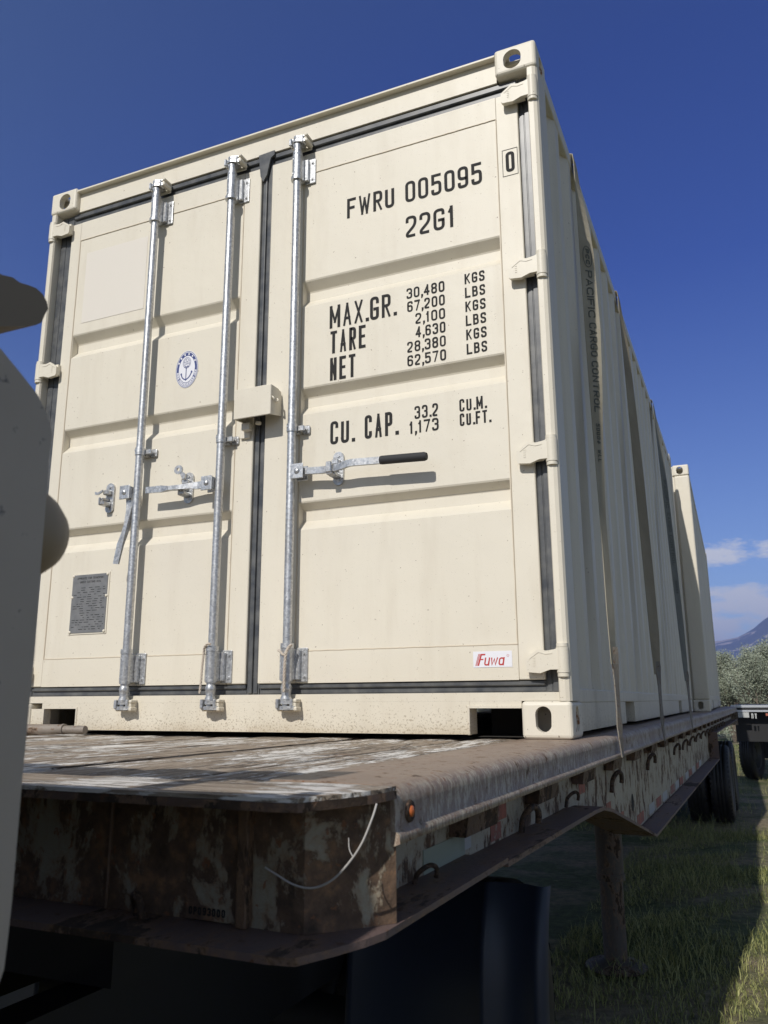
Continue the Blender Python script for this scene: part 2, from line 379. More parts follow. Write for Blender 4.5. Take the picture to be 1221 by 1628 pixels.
def bez(pts, n=8):   # Catmull-Rom through points
    P = [Vector(p) for p in pts]; P = [P[0]*2-P[1]]+P+[P[-1]*2-P[-2]]; out = []
    for i in range(1, len(P)-2):
        for k in range(n):
            t = k/n; a, b, c, d = P[i-1:i+3]
            out.append(0.5*((2*b)+(-a+c)*t+(2*a-5*b+4*c-d)*t*t+(-a+3*b-3*c+d)*t**3))
    out.append(P[-2]); return out

# ------------------------------------------------------------------ stroke lettering
G = {
'0': [('c', [(0,0),(1,0),(1,1),(0,1)])], 'O': [('c', [(0,0),(1,0),(1,1),(0,1)])],
'1': [('s', [(0.1,0.80),(0.6,1),(0.6,0)])],
'2': [('r', [(0,.72),(0,1),(1,1),(1,.56),(0,.14),(0,0),(1,0)])],
'3': [('r', [(0,.76),(0,1),(1,1),(1,.53),(.35,.53)]), ('r', [(.35,.53),(1,.53),(1,0),(0,0),(0,.24)])],
'4': [('s', [(.72,0),(.72,1),(0,.28),(1,.28)])],
'5': [('s', [(.95,1),(.03,1),(.03,.56)]), ('r', [(.03,.60),(1,.62),(1,0),(0,0),(0,.24)])],
'6': [('r', [(1,.76),(1,1),(0,1),(0,0),(1,0),(1,.57),(0,.57)])],
'7': [('s', [(0,1),(1,1),(.35,0)])],
'8': [('c', [(0,.53),(1,.53),(1,1),(0,1)]), ('c', [(0,0),(1,0),(1,.53),(0,.53)])],
'9': [('r', [(0,.24),(0,0),(1,0),(1,1),(0,1),(0,.43),(1,.43)])],
'F': [('s', [(0,0),(0,1),(1,1)]), ('s', [(0,.52),(.8,.52)])],
'W': [('s', [(0,1),(.25,0),(.5,.85),(.75,0),(1,1)])],
'R': [('s', [(0,0),(0,1)]), ('r', [(0,1),(1,1),(1,.5),(0,.5)]), ('s', [(.45,.5),(1,0)])],
'P': [('s', [(0,0),(0,1)]), ('r', [(0,1),(1,1),(1,.47),(0,.47)])],
'U': [('r', [(0,1),(0,0),(1,0),(1,1)])],
'G': [('r', [(1,.72),(1,1),(0,1),(0,0),(1,0),(1,.46)]), ('s', [(1.0,.46),(.55,.46)])],
'C': [('r', [(1,.72),(1,1),(0,1),(0,0),(1,0),(1,.28)])],
'S': [('r', [(1,.74),(1,1),(0,1),(0,.54),(1,.46),(1,0),(0,0),(0,.26)])],
'M': [('s', [(0,0),(0,1),(.5,.25),(1,1),(1,0)])],
'N': [('s', [(0,0),(0,1),(1,0),(1,1)])],
'A': [('s', [(0,0),(.5,1),(1,0)]), ('s', [(.18,.3),(.82,.3)])],
'X': [('s', [(0,0),(1,1)]), ('s', [(0,1),(1,0)])],
'T': [('s', [(0,1),(1,1)]), ('s', [(.5,1),(.5,0)])],
'E': [('s', [(1,1),(0,1),(0,0),(1,0)]), ('s', [(0,.52),(.85,.52)])],
'K': [('s', [(0,0),(0,1)]), ('s', [(1,1),(.02,.40)]), ('s', [(.35,.6),(1,0)])],
'L': [('s', [(0,1),(0,0),(1,0)])],
'B': [('s', [(0,0),(0,1)]), ('r', [(0,1),(.93,1),(.93,.53),(0,.53)]), ('r', [(0,.53),(1,.53),(1,0),(0,0)])],
'D': [('s', [(0,0),(0,1)]), ('r', [(0,1),(1,1),(1,0),(0,0)])],
'V': [('s', [(0,1),(.5,0),(1,1)])], 'Y': [('s', [(0,1),(.5,.5),(1,1)]), ('s', [(.5,.5),(.5,0)])], 'I': [('s', [(.5,0),(.5,1)])],
'#': [('s', [(.25,0),(.4,1)]), ('s', [(.6,0),(.75,1)]), ('s', [(0,.35),(1,.35)]), ('s', [(0,.65),(1,.65)])],
'.': [('d', None)], ',': [('k', None)], ' ': []}
CW = {'1': .62, '.': .18, ',': .18, ' ': .75, 'M': 1.25, 'W': 1.35, 'I': .2}
def rnd(pts, r, closed):
    out = []; n = len(pts); P = [Vector(p) for p in pts]
    for i in range(n):
        if not closed and i in (0, n-1): out.append(P[i]); continue
        a, b, c = P[i-1], P[i], P[(i+1) % n]
        u, v = a-b, c-b; k = min(r, u.length*0.5, v.length*0.5)
        if k <= 1e-9: out.append(b); continue
        s_, e_ = b+u.normalized()*k, b+v.normalized()*k
        for j in range(6):
            t = j/5; out.append(s_*(1-t)**2 + b*2*t*(1-t) + e_*t*t)
    return out
def ribbon(mb, pts, w, closed, put):
    P = [Vector((p[0], p[1])) for p in pts]; L, Rr = [], []; n = len(P)
    for i in range(n):
        a = P[i-1] if (closed or i > 0) else None; c = P[(i+1) % n] if (closed or i < n-1) else None
        d1 = (P[i]-a).normalized() if a is not None and (P[i]-a).length > 1e-9 else None
        d2 = (c-P[i]).normalized() if c is not None and (c-P[i]).length > 1e-9 else None
        d1 = d1 or d2; d2 = d2 or d1
        n1 = Vector((-d1.y, d1.x)); n2 = Vector((-d2.y, d2.x)); nn = (n1+n2)
        nn = nn.normalized() if nn.length > 1e-6 else n1
        k = min(1.7, 1/max(0.3, nn.dot(n1)))
        L.append(P[i]+nn*w/2*k); Rr.append(P[i]-nn*w/2*k)
    vs = [put(p) for p in L]+[put(p) for p in Rr]
    fs = [(i, (i+1) % n, n+(i+1) % n, n+i) for i in range(n if closed else n-1)]
    mb._add(vs, fs)
def text(mb, s, x0, x1, z0, h, sw, put3, gap=None, shear=0.0):
    # glyph outlines fill x0..x1; put3(x,z,k) -> 3D point; k lifts overlapping strokes apart
    gp = gap if gap is not None else sw*1.0
    tot = sum(CW.get(c, 1) for c in s); unit = (x1-x0-gp*(len(s)-1)-0)/tot
    x = x0; k = 0
    for c in s:
        w = unit*CW.get(c, 1)
        gx0, gw, gh = x+sw/2, max(w-sw, 1e-4), h-sw
        for kind, pts in G[c]:
            k += 1
            def put(p, k=k): return put3(p[0]+(p[1]-z0)*shear, p[1], k)
            if kind in 'dk':
                q = [(x, z0), (x+sw*1.15, z0), (x+sw*1.15, z0+sw*1.2), (x, z0+sw*1.2)]
                if kind == 'k': q = [(x, z0-sw*1.2), (x+sw*.5, z0-sw*1.2), (x+sw*1.15, z0), (x+sw*1.15, z0+sw*1.2), (x, z0+sw*1.2)]
                mb._add([put(p) for p in q], [tuple(range(len(q)))]); continue
            pp = [(gx0+a*gw, z0+sw/2+b*gh) for a, b in pts]
            if kind == 's':
                for i_ in range(len(pp)-1):
                    p0_, p1_ = Vector(pp[i_]), Vector(pp[i_+1]); d_ = (p1_-p0_).normalized()*sw*.48
                    kk = k*3+i_
                    ribbon(mb, [p0_-d_, p1_+d_], sw*(0.74 if abs(d_.x) > 1e-6 and abs(d_.y) > 1e-6 else 1), False, lambda p, kk=kk: put3(p[0]+(p[1]-z0)*shear, p[1], kk))
                continue
                # square ends
                a0 = Vector(pp[0])-Vector(pp[1]); pp[0] = tuple(Vector(pp[0])+a0.normalized()*sw*.45)
                a1 = Vector(pp[-1])-Vector(pp[-2]); pp[-1] = tuple(Vector(pp[-1])+a1.normalized()*sw*.45)
                ribbon(mb, pp, sw, False, put)
            else:
                ribbon(mb, rnd(pp, gw*0.48, kind == 'c'), sw, kind == 'c', put)
        x += w+gp
def wallput(y0): return lambda x, z, k: (x, y0-0.00012*(k % 9), z)

# ------------------------------------------------------------------ boolean helper
def oval(cx, cz, w, h, n=20):
    r = min(w, h)/2; out = []
    for i in range(n):
        t = 2*math.pi*i/n; x, z = math.cos(t)*r, math.sin(t)*r
        out.append((cx+x+(0 if w <= h else math.copysign((w-h)/2, x)), cz+z+(0 if h <= w else math.copysign((h-w)/2, z))))
    return out
def cut(o, cutters):
    for c in cutters:
        md = o.modifiers.new('b', 'BOOLEAN'); md.operation = 'DIFFERENCE'; md.solver = 'EXACT'; md.object = c
    dg = bpy.context.evaluated_depsgraph_get(); dg.update()
    me = bpy.data.meshes.new_from_object(o.evaluated_get(dg)); o.modifiers.clear(); o.data = me
    for c in cutters: bpy.data.objects.remove(c)
def casting_mesh(top):
    b = MB(); b.box(-0.162, 0, 0, 0.178, 0, 0.118, 0.013, 3); o = b.build('tmp', casting_m)
    cs = []
    c = MB(); c.box(-0.147, -0.015, 0.03, 0.163, 0.014, 0.104); cs.append(c.build('c', casting_m))
    c = MB(); cz = 0.062 if not top else 0.056
    c.prism(oval(-0.091, cz, 0.052 if not top else 0.070, 0.080 if not top else 0.084), 1, -0.05, 0.06); cs.append(c.build('c', casting_m))
    c = MB(); c.prism(oval(0.089, cz, 0.052, 0.080), 0, -0.06, 0.05); cs.append(c.build('c', casting_m))
    c = MB(); c.prism(oval(-0.085, 0.089, 0.064, 0.115), 2, 0.09 if top else -0.05, 0.2 if top else 0.03); cs.append(c.build('c', casting_m))
    cut(o, cs); me = o.data; bpy.data.objects.remove(o); me.name = 'corner_casting'; 
    for p in me.polygons: p.use_smooth = False
    return me
CM_T, CM_B = casting_mesh(True), casting_mesh(False)
def castings(parent, Wd, L, H):
    for top in (0, 1):
        for sx in (0, 1):
            for sy_ in (0, 1):
                o = bpy.data.objects.new('corner_casting', CM_T if top else CM_B); COL.objects.link(o); o.parent = parent
                o.location = (Wd if sx else 0, L if sy_ else 0, H-0.118 if top else 0)
                o.scale = (1 if sx else -1, -1 if sy_ else 1, 1)
Wd, LN, H = 2.438, 6.058, 2.591

def corrugated(mb, y0, y1, z0, z1, xo, depth, sgn, pitch=0.278):
    # profile along y, outermost at xo
    n = round((y1-y0)/pitch); p = (y1-y0)/n; pts = [(y0, xo)]
    for i in range(n):
        a = y0+i*p
        pts += [(a+p*0.13, xo), (a+p*0.37, xo-sgn*depth), (a+p*0.63, xo-sgn*depth), (a+p*0.87, xo)]
    pts.append((y1, xo))
    mb.sheet([[(x, y, z) for y, x in pts] for z in (z0, z1)])
    mb.sheet([[(x-sgn*0.002, y, z) for y, x in pts] for z in (z0, z1)])
def container_shell(root, near_posts=True, pm=paint, sm=paint_side):
    for sgn, xo, nm in ((1, Wd-0.008, 'side_wall'), (-1, 0.008, 'side_wall')):
        b = MB(); corrugated(b, 0.15, LN-0.15, 0.158, H-0.075, xo-sgn*0.004, 0.036, sgn)
        o = b.build(nm, sm, root)
        b = MB(); x0, x1 = (xo-0.06, xo) if sgn > 0 else (xo, xo+0.06)
        b.box(x0, x1, 0.178, LN-0.178, H-0.08, H-0.012, 0.004, 1); b.build('top_rail', sm, root)
        b = MB()   # bottom rail with fork pocket openings
        e1, e2 = xo, xo-sgn*0.045
        segs = [(0.178, 1.30), (1.66, 1.95), (4.10, 4.40), (4.76, LN-0.178)] 
        segs = [(0.178, 1.27), (1.62, LN/2+0.6), (LN/2+0.95+0.4, LN-0.178)] if False else [(0.178, 1.30), (1.62, 4.44), (4.76, LN-0.178)]
        for a, c in segs: b.box(e1, e2, a, c, 0.018, 0.112)
        b.box(e1, e2, 0.178, LN-0.178, 0.112, 0.158, 0.003, 1)
        b.build('bottom_rail', sm, root)
        for yy in (1.46, 4.6):
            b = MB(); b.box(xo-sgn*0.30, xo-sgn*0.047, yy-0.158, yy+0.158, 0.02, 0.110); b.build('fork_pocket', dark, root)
    b = MB(); b.box(0.02, Wd-0.02, 0.06, LN-0.06, H-0.035, H-0.02); b.build('roof', sm, root)
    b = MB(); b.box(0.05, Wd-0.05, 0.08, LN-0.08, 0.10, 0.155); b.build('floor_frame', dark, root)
    castings(root, Wd, LN, H)
    b = MB(); b.box(0.03, Wd-0.03, LN-0.05, LN-0.02, 0.12, H-0.03); b.build('end_wall', sm, root)
    for x0, x1 in ((0.0, 0.155), (Wd-0.155, Wd)):
        b = MB(); b.box(x0, x1, LN-0.15, LN-0.002, 0.118, H-0.118, 0.012, 2); b.build('corner_post', sm, root)

# ------------------------------------------------------------------ front container
C1 = empty('shipping_container', (0, 0, 0), label='near cream shipping container with closed doors, lock rods and black stencilled weights', cat='shipping container')
container_shell(C1)
# rear frame: posts, header, sill
for sgn, xe in ((1, Wd), (-1, 0.0)):
    b = MB()
    pts = [(xe, 0.022), (xe-sgn*0.006, 0.010), (xe-sgn*0.018, 0.004), (xe-sgn*0.036, 0.004), (xe-sgn*0.040, 0.012), (xe-sgn*0.040, 0.052),
           (xe-sgn*0.13, 0.052), (xe-sgn*0.13, 0.11), (xe, 0.15)]
    b.prism(pts, 2, 0.118, H-0.118, False); b.build('corner_post', paint, C1)
b = MB(); b.box(0.1622, Wd-0.1622, 0.030, 0.10, 2.468, 2.566); b.box(0.1622, Wd-0.1622, 0.004, 0.11, 2.5665, 2.574); b.box(0.1622, Wd-0.1622, 0.010, 0.11, 2.5745, 2.579)
b.box(0.04, 0.16, 0.0521, 0.1, 2.45, 2.4725); b.box(Wd-0.16, Wd-0.04, 0.0521, 0.1, 2.45, 2.4725)
b.build('door_header', paint, C1)
b = MB()
b.box(0.04, Wd-0.04, 0.012, 0.09, 0.119, 0.146)
b.box(0.407, 2.10, 0.012, 0.09, 0.012, 0.1188)
b.box(0.2205, 0.4065, 0.012, 0.09, 0.096, 0.1188); b.box(2.1005, 2.2755, 0.012, 0.09, 0.096, 0.1188)
b.box(0.1625, 0.232, 0.012, 0.05, 0.012, 0.0955)
b.build('door_sill', paint, C1)
b = MB(); b.box(2.092, 2.1005, 0.008, 0.03, 0.010, 0.1045, 0.002, 1); b.box(2.099, 2.276, 0.0078, 0.0118, 0.096, 0.1045); b.build('fork_pocket_trim', paint, C1)
b = MB(); b.box(0.407, 0.415, 0.008, 0.03, 0.012, 0.104, 0.002, 1); b.build('fork_pocket_trim', paint, C1)
for x0, x1 in ((0.2325, 0.4065), (2.101, 2.272)):
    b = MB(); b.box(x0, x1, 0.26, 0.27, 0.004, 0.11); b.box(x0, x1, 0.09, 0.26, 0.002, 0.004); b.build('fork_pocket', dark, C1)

def door(x0, x1, sx0, sx1, lab):
    """x0..x1 the leaf, sx0..sx1 the pressed sheet with three grooves"""
    root = MB()
    yf = 0.030
    # frame of the leaf round the sheet
    z0, z1 = 0.186, 2.405
    zs0, zs1 = 0.302, 2.307
    root.box(x0, sx0-0.0005, yf, 0.085, z0, z1, 0.003, 1)
    root.box(sx1+0.0005, x1, yf, 0.085, z0, z1, 0.003, 1)
    root.box(sx0, sx1, yf, 0.085, z0, zs0-0.001); root.box(sx0, sx1, yf+0.0012, 0.085, zs1+0.001, z1)
    d = 0.036; ys = yf+0.0020
    prof = [(zs1, ys)]
    for t_, b_, u_ in ((1.810, 1.768, 1.690), (1.341, 1.303, 1.225), (0.872, 0.838, 0.760)):
        prof += [(t_, ys), (t_-0.006, ys+0.003), (b_+0.006, ys+d-0.003), (b_, ys+d), (u_+0.040, ys+d), (u_+0.006, ys+0.004), (u_, ys)]
    prof += [(zs0, ys)]
    # grooves stop short of the frame: their ends are walls
    xa, xb = sx0+0.004, sx1-0.004
    root.sheet([[(sx0, ys, z), (xa, ys, z)] for z, y in prof])
    root.sheet([[(xb, ys, z), (sx1, ys, z)] for z, y in prof])
    root.sheet([[(xa, y, z), (xb, y, z)] for z, y in prof])
    for xw in (xa, xb):
        k = 1
        for g in range(3):
            seg = prof[1+g*7:8+g*7]
            root._add([(xw, y, z) for z, y in seg], [tuple(range(7))])
    o = root.build('door', paint, C1, label=lab)
    b = MB()   # weld beads round the sheet
    def wob(a, c, n=60): return [Vector(a).lerp(Vector(c), i/n)+Vector((random.uniform(-1, 1)*.0006, random.uniform(-.4, .3)*.0006, random.uniform(-1, 1)*.0006)) for i in range(n+1)]
    for a, c in (((sx0, yf+.0008, zs0), (sx0, yf+.0008, zs1)), ((sx1, yf+.0008, zs0), (sx1, yf+.0008, zs1)), ((sx0, yf+.0008, zs1), (sx1, yf+.0008, zs1)), ((sx0, yf+.0008, zs0), (sx1, yf+.0008, zs0))):
        b.tube(wob(a, c), 0.0022, 6)
    b.build('weld_seam', bead, o)
    return o
DL = door(0.124, 1.210, 0.186, 1.124, 'left door leaf with two lock rods, metal data plate and round navy emblem')
DR = door(1.264, 2.352, 1.424, 2.266, 'right door leaf with one lock rod and black weight lettering')
# rubber seals
def seal(parent, boxes, name='door_seal'):
    b = MB()
    for x0, x1, z0, z1, vert in boxes:
        b.box(x0, x1, 0.048, 0.080, z0, z1)
        if vert:
            w = x1-x0; b.box(x0+w*.08, x0+w*.42, 0.0455, 0.048, z0+.002, z1-.002, 0.001, 1); b.box(x0+w*.5, x0+w*.96, 0.044, 0.048, z0+.002, z1-.002, 0.0018, 1)
        else:
            w = z1-z0; b.box(x0+.002, x1-.002, 0.0455, 0.048, z0+w*.08, z0+w*.42, 0.001, 1); b.box(x0+.002, x1-.002, 0.036, 0.048, z0+w*.55, z0+w*.94, 0.003, 1)
    b.build(name, gask, parent)
seal(DL, [(0.043, 0.1238, 0.146, 2.468, True), (0.124, 1.210, 2.4055, 2.467, False), (0.124, 1.210, 0.1465, 0.1855, False)])
seal(DR, [(2.3525, 2.396, 0.146, 2.468, True), (1.266, 2.352, 2.4055, 2.467, False), (1.266, 2.352, 0.1465, 0.1855, False)])
b = MB(); b.box(1.2105, 1.2635, 0.046, 0.08, 0.1465, 2.467); b.box(1.216, 1.236, 0.036, 0.046, 0.15, 2.44, 0.004, 2); b.box(1.240, 1.258, 0.041, 0.046, 0.15, 2.44, 0.003, 2)
b.prism([(1.196, 2.468), (1.276, 2.472), (1.276, 2.452), (1.258, 2.44), (1.240, 2.36), (1.222, 2.33), (1.208, 2.36)], 1, 0.024, 0.034)
b.build('centre_seal', gask, C1)

# ---------------- lock rods with their brackets
def bolt(b, x, y, z, r=0.006):
    b.cyl((x, y, z), (x, y-0.006, z), r, r*0.75, 10); b.cyl((x, y+0.001, z), (x, y-0.0015, z), r*1.5, n=12)
def rod(parent, x, flip):
    yr = -0.016
    b = MB()
    b.cyl((x, yr, 0.135), (x, yr, 2.425), 0.0168, n=24)
    b.build('lock_rod', galv, parent)
    # top and bottom bearing brackets
    for z0, z1, big in ((2.255, 2.368, False), (0.192, 0.312, True)):
        b = MB()
        r = 0.0215
        b.cyl((x, yr, z0), (x, yr, z1), r, n=24)
        b.cyl((x, yr, z0-0.004), (x, yr, z0+0.010), r+0.0045, n=24) if not big else b.cyl((x, yr, z1-0.002), (x, yr, z1+0.016), r+0.003, n=24)
        b.box(x-r, x+r, yr, 0.029, z0+0.006, z1-0.004)
        if big: b.box(x-r-0.008, x+0.012, -0.020, 0.0285, z0+0.004, z1-0.002, 0.003, 1)
        b.box(x+0.014, x+0.064, 0.0235, 0.0295, z0-0.002, z1+0.002, 0.0028, 2)
        b.box(x+0.018, x+0.038, 0.008, 0.0236, z0+0.006, z1-0.006, 0.002, 1)
        for z in (z0+0.018, z1-0.018): bolt(b, x+0.051, 0.0235, z)
        for z in (z0+0.022, z1-0.022): b.cyl((x-0.009, yr-r-0.0003, z), (x-0.009, yr-r+0.012, z), 0.0032, n=8)
        b.build('rod_bracket', galv, parent)
    b = MB(); z = 1.158
    b.cyl((x, yr, z-0.016), (x, yr, z+0.016), 0.0205, n=20); b.box(x-0.026, x+0.020, 0.006, 0.029, z-0.016, z+0.016, 0.003, 1)
    b.box(x+0.012, x+0.046, -0.004, 0.004, z-0.010, z+0.012, 0.002, 1); b.box(x+0.024, x+0.058, 0.021, 0.0295, z-0.018, z+0.018, 0.006, 2)
    b.box(x+0.024, x+0.032, 0.0, 0.0212, z-0.010, z+0.012)
    bolt(b, x+0.045, 0.021, z, 0.007); b.cyl((x-0.010, yr-0.0205, z+0.004), (x-0.010, yr-0.01, z+0.004), 0.0035, n=8)
    b.build('rod_guide', galv, parent)
    # cams: a neck, a hooked cam head with prongs, and the cream keeper on the frame
    for zc, s in ((2.440, 1), (0.108, -1)):
        b = MB()
        b.lathe((x, yr, zc-s*0.075), (0, 0, s), [(0, 0.0168), (0.012, 0.0215), (0.022, 0.0195), (0.04, 0.0165), (0.052, 0.0215), (0.064, 0.020), (0.070, 0.012)], 20)
        zz = sorted((zc-0.012, zc+0.012))
        cam_pts = [(x-0.012, -0.040), (x+0.004, -0.043), (x+0.022, -0.036), (x+0.042, -0.030), (x+0.046, -0.018), (x+0.030, -0.020), (x+0.020, -0.010), (x+0.020, 0.012), (x+0.006, 0.014),
                   (x-0.010, 0.010), (x-0.024, 0.002), (x-0.036, -0.012), (x-0.034, -0.024), (x-0.022, -0.022)]
        b.prism(cam_pts, 2, zc-0.016, zc-0.003); b.prism([(p[0]*0.85+x*0.15, p[1]*0.9) for p in cam_pts], 2, zc+0.004, zc+0.016)
        b.box(x-0.010, x+0.010, -0.030, 0.0, zc-0.02, zc+0.02, 0.004, 1)
        for dx in (-0.028, 0.030): b.box(x+dx-0.006, x+dx+0.006, -0.036, -0.010, zc-s*0.022, zc+s*0.012, 0.003, 1)
        b.build('cam', galv, parent)
        b = MB(); yb = 0.029 if s > 0 else 0.0115
        b.box(x-0.030, x+0.046, yb-0.008, yb, zc-0.024, zc+0.024, 0.003, 1)
        b.box(x+0.026, x+0.046, -0.026, yb-0.007, zc-0.012, zc+0.010, 0.004, 2)
        b.box(x-0.034, x-0.022, -0.022, yb-0.007, zc-0.022, zc+0.002, 0.004, 2)
        b.box(x-0.012, x+0.030, -0.004, yb-0.007, zc+s*0.014, zc+s*0.024, 0.003, 1)
        b.box(x+0.040, x+0.054, -0.034, yb-0.009, zc-0.020, zc-0.006, 0.004, 2); b.box(x+0.036, x+0.050, -0.030, yb-0.009, zc+0.010, zc+0.022, 0.004, 2)
        b.build('cam_keeper', paint, parent)
rod(DL, 0.676, 0); rod(DL, 1.088, 0); rod(DR, 1.417, 0)
# handle retainers: an oval plate with a catch
def retainer(parent, x, flap):
    b = MB(); zc = 0.984
    b.prism(oval(x, zc, 0.044, 0.132), 1, 0.023, 0.0305)
    bolt(b, x, 0.024, zc+0.047, 0.007); bolt(b, x, 0.024, zc-0.047, 0.007)
    b.box(x-0.018, x+0.012, -0.002, 0.025, zc+0.010, zc+0.032, 0.004, 1)
    b.box(x-0.020, x+0.010, -0.024, 0.025, zc-0.040, zc-0.022, 0.004, 1)
    b.box(x-0.016, x-0.008, -0.028, -0.016, zc-0.034, zc-0.006, 0.003, 1)
    b.cyl((x-0.004, 0.02, zc-0.010), (x-0.004, -0.018, zc-0.014), 0.007, n=10)
    if flap == 0:
        b.box(x-0.020, x+0.004, -0.046, -0.036, zc-0.032, zc+0.012, 0.004, 1); b.box(x-0.020, x+0.004, -0.040, 0.0, zc-0.038, zc-0.028, 0.003, 1)
    if flap == 1:
        b.prism([(x-0.050, zc+0.012), (x-0.034, zc+0.010), (x-0.012, zc+0.020), (x-0.010, zc+0.030), (x-0.036, zc+0.020), (x-0.052, zc+0.026)], 1, -0.012, -0.006)
    if flap == 2:
        ct = (x-0.028, zc+0.072)
        ring = [(ct[0]+0.021*math.cos(t*math.pi/6), ct[1]+0.019*math.sin(t*math.pi/6)) for t in range(12)]
        inner = [(ct[0]+0.008*math.cos(t*math.pi/6), ct[1]+0.008*math.sin(t*math.pi/6)) for t in range(12)]
        for ya in (-0.014, -0.008):
            vs = [(p[0], ya, p[1]) for p in ring+inner]; b._add(vs, [(i, (i+1) % 12, 12+(i+1) % 12, 12+i) for i in range(12)])
        for rr in (ring, inner):
            b._add([(p[0], ya, p[1]) for ya in (-0.014, -0.008) for p in rr], [(i, (i+1) % 12, 12+(i+1) % 12, 12+i) for i in range(12)])
        b.prism([(x-0.018, zc+0.052), (x-0.008, zc+0.062), (x+0.008, zc+0.048), (x+0.006, zc+0.030), (x-0.006, zc+0.030)], 1, -0.014, -0.004)
    b.build('handle_catch', galv, parent)
retainer(DL, 0.492, 1); retainer(DL, 0.908, 2); retainer(DR, 1.601, 0)
def hub(b, x, z, s):
    b.box(x-0.026, x+0.026, -0.044, -0.038, z-0.030, z+0.030, 0.0028, 2); b.box(x-0.024, x+0.024, -0.002, 0.004, z-0.029, z+0.029, 0.0025, 1)
    b.box(x-s*0.026, x-s*0.018, -0.040, 0.0, z-0.026, z+0.026, 0.002, 1)
    b.lathe((x, -0.040, z), (0, -1, 0), [(0, 0.013), (0.005, 0.012), (0.009, 0.007), (0.010, 0.0)], 14)
def bar(b, path, w, t):
    # flat bar in x-z plane along the path, width w across, thickness t in y; path items (x,y,z)
    rows = []
    P = [Vector(p) for p in path]
    for i, p in enumerate(P):
        d = (P[min(i+1, len(P)-1)]-P[max(0, i-1)]); d.y = 0; d.normalize(); n_ = Vector((-d.z, 0, d.x))
        ww = w[i] if hasattr(w, '__len__') else w; tt = t[i] if hasattr(t, '__len__') else t
        rows.append([p+n_*ww/2+Vector((0, -tt/2, 0)), p+n_*ww/2+Vector((0, tt/2, 0)), p-n_*ww/2+Vector((0, tt/2, 0)), p-n_*ww/2+Vector((0, -tt/2, 0)), p+n_*ww/2+Vector((0, -tt/2, 0))])
    b.sheet(rows); b._add(rows[0][:4], [(0, 1, 2, 3)]); b._add(rows[-1][:4], [(3, 2, 1, 0)])
def handle(parent, pts, hubp, s, w, t, lab=None, grip=None):
    b = MB(); hub(b, hubp[0], hubp[1], s); bar(b, pts, w, t)
    h = b.build('handle', galv, parent, label=lab)
    if grip:
        b = MB(); b.tube(grip, [0.015, 0.0165, 0.0165, 0.0165, 0.013], 14); b.build('grip', rubber, parent)
    return h
handle(DR, bez([(1.452, -0.022, 0.974), (1.50, -0.022, 0.974), (1.56, -0.024, 0.970), (1.60, -0.028, 0.970), (1.64, -0.034, 0.972), (1.68, -0.040, 0.978), (1.74, -0.040, 0.976), (1.83, -0.040, 0.972), (1.95, -0.040, 0.967)], 4), (1.458, 0.974), 1, 0.026, 0.012,
       grip=[(1.804, -0.040, 0.9735), (1.812, -0.040, 0.973), (1.9, -0.040, 0.9695), (1.975, -0.040, 0.966), (1.984, -0.040, 0.9655)])
handle(DL, [(1.045, -0.022, 0.974), (0.99, -0.022, 0.974), (0.95, -0.026, 0.974), (0.905, -0.032, 0.972), (0.86, -0.036, 0.972), (0.82, -0.038, 0.974), (0.742, -0.040, 0.976)], (1.044, 0.974), -1, [0.028, 0.030, 0.022, 0.018, 0.016, 0.028, 0.026], [0.010, 0.010, 0.018, 0.024, 0.024, 0.010, 0.008])
handle(DL, [(0.640, -0.022, 0.985), (0.648, -0.022, 0.93), (0.650, -0.024, 0.90), (0.647, -0.030, 0.84), (0.640, -0.036, 0.80), (0.626, -0.040, 0.755), (0.614, -0.044, 0.676)], (0.630, 0.980), -1, [0.032, 0.034, 0.026, 0.018, 0.020, 0.030, 0.027], [0.010, 0.010, 0.018, 0.024, 0.018, 0.010, 0.008], lab='handle hanging straight down, out of its catch')
# lock box
b = MB()
b.box(1.170, 1.342, -0.056, -0.050, 1.216, 1.342, 0.0025, 1)
b.prism([(-0.0505, 1.3405), (0.0, 1.3405), (0.020, 1.330), (0.029, 1.310), (0.029, 1.235), (-0.0505, 1.217)], 0, 1.336, 1.3415); b.prism([(-0.0505, 1.3405), (0.029, 1.3405), (0.029, 1.225), (-0.0505, 1.217)], 0, 1.1705, 1.176)
b.box(1.1765, 1.3355, -0.0502, 0.029, 1.335, 1.3405)
b.box(1.155, 1.20, 0.018, 0.0295, 1.16, 1.2155, 0.002, 1); b.box(1.178, 1.215, -0.01, 0.018, 1.185, 1.2155, 0.002, 1)
b.tube(bez([(1.3425, -0.046, 1.292), (1.350, -0.046, 1.284), (1.3515, -0.036, 1.276), (1.3515, -0.022, 1.278), (1.350, -0.014, 1.288), (1.3425, -0.014, 1.294)], 5), 0.0035, 8)
b.cyl((1.25, 0.004, 1.214), (1.25, 0.004, 1.205), 0.012, n=12)
b.build('lock_box', paint, DR)
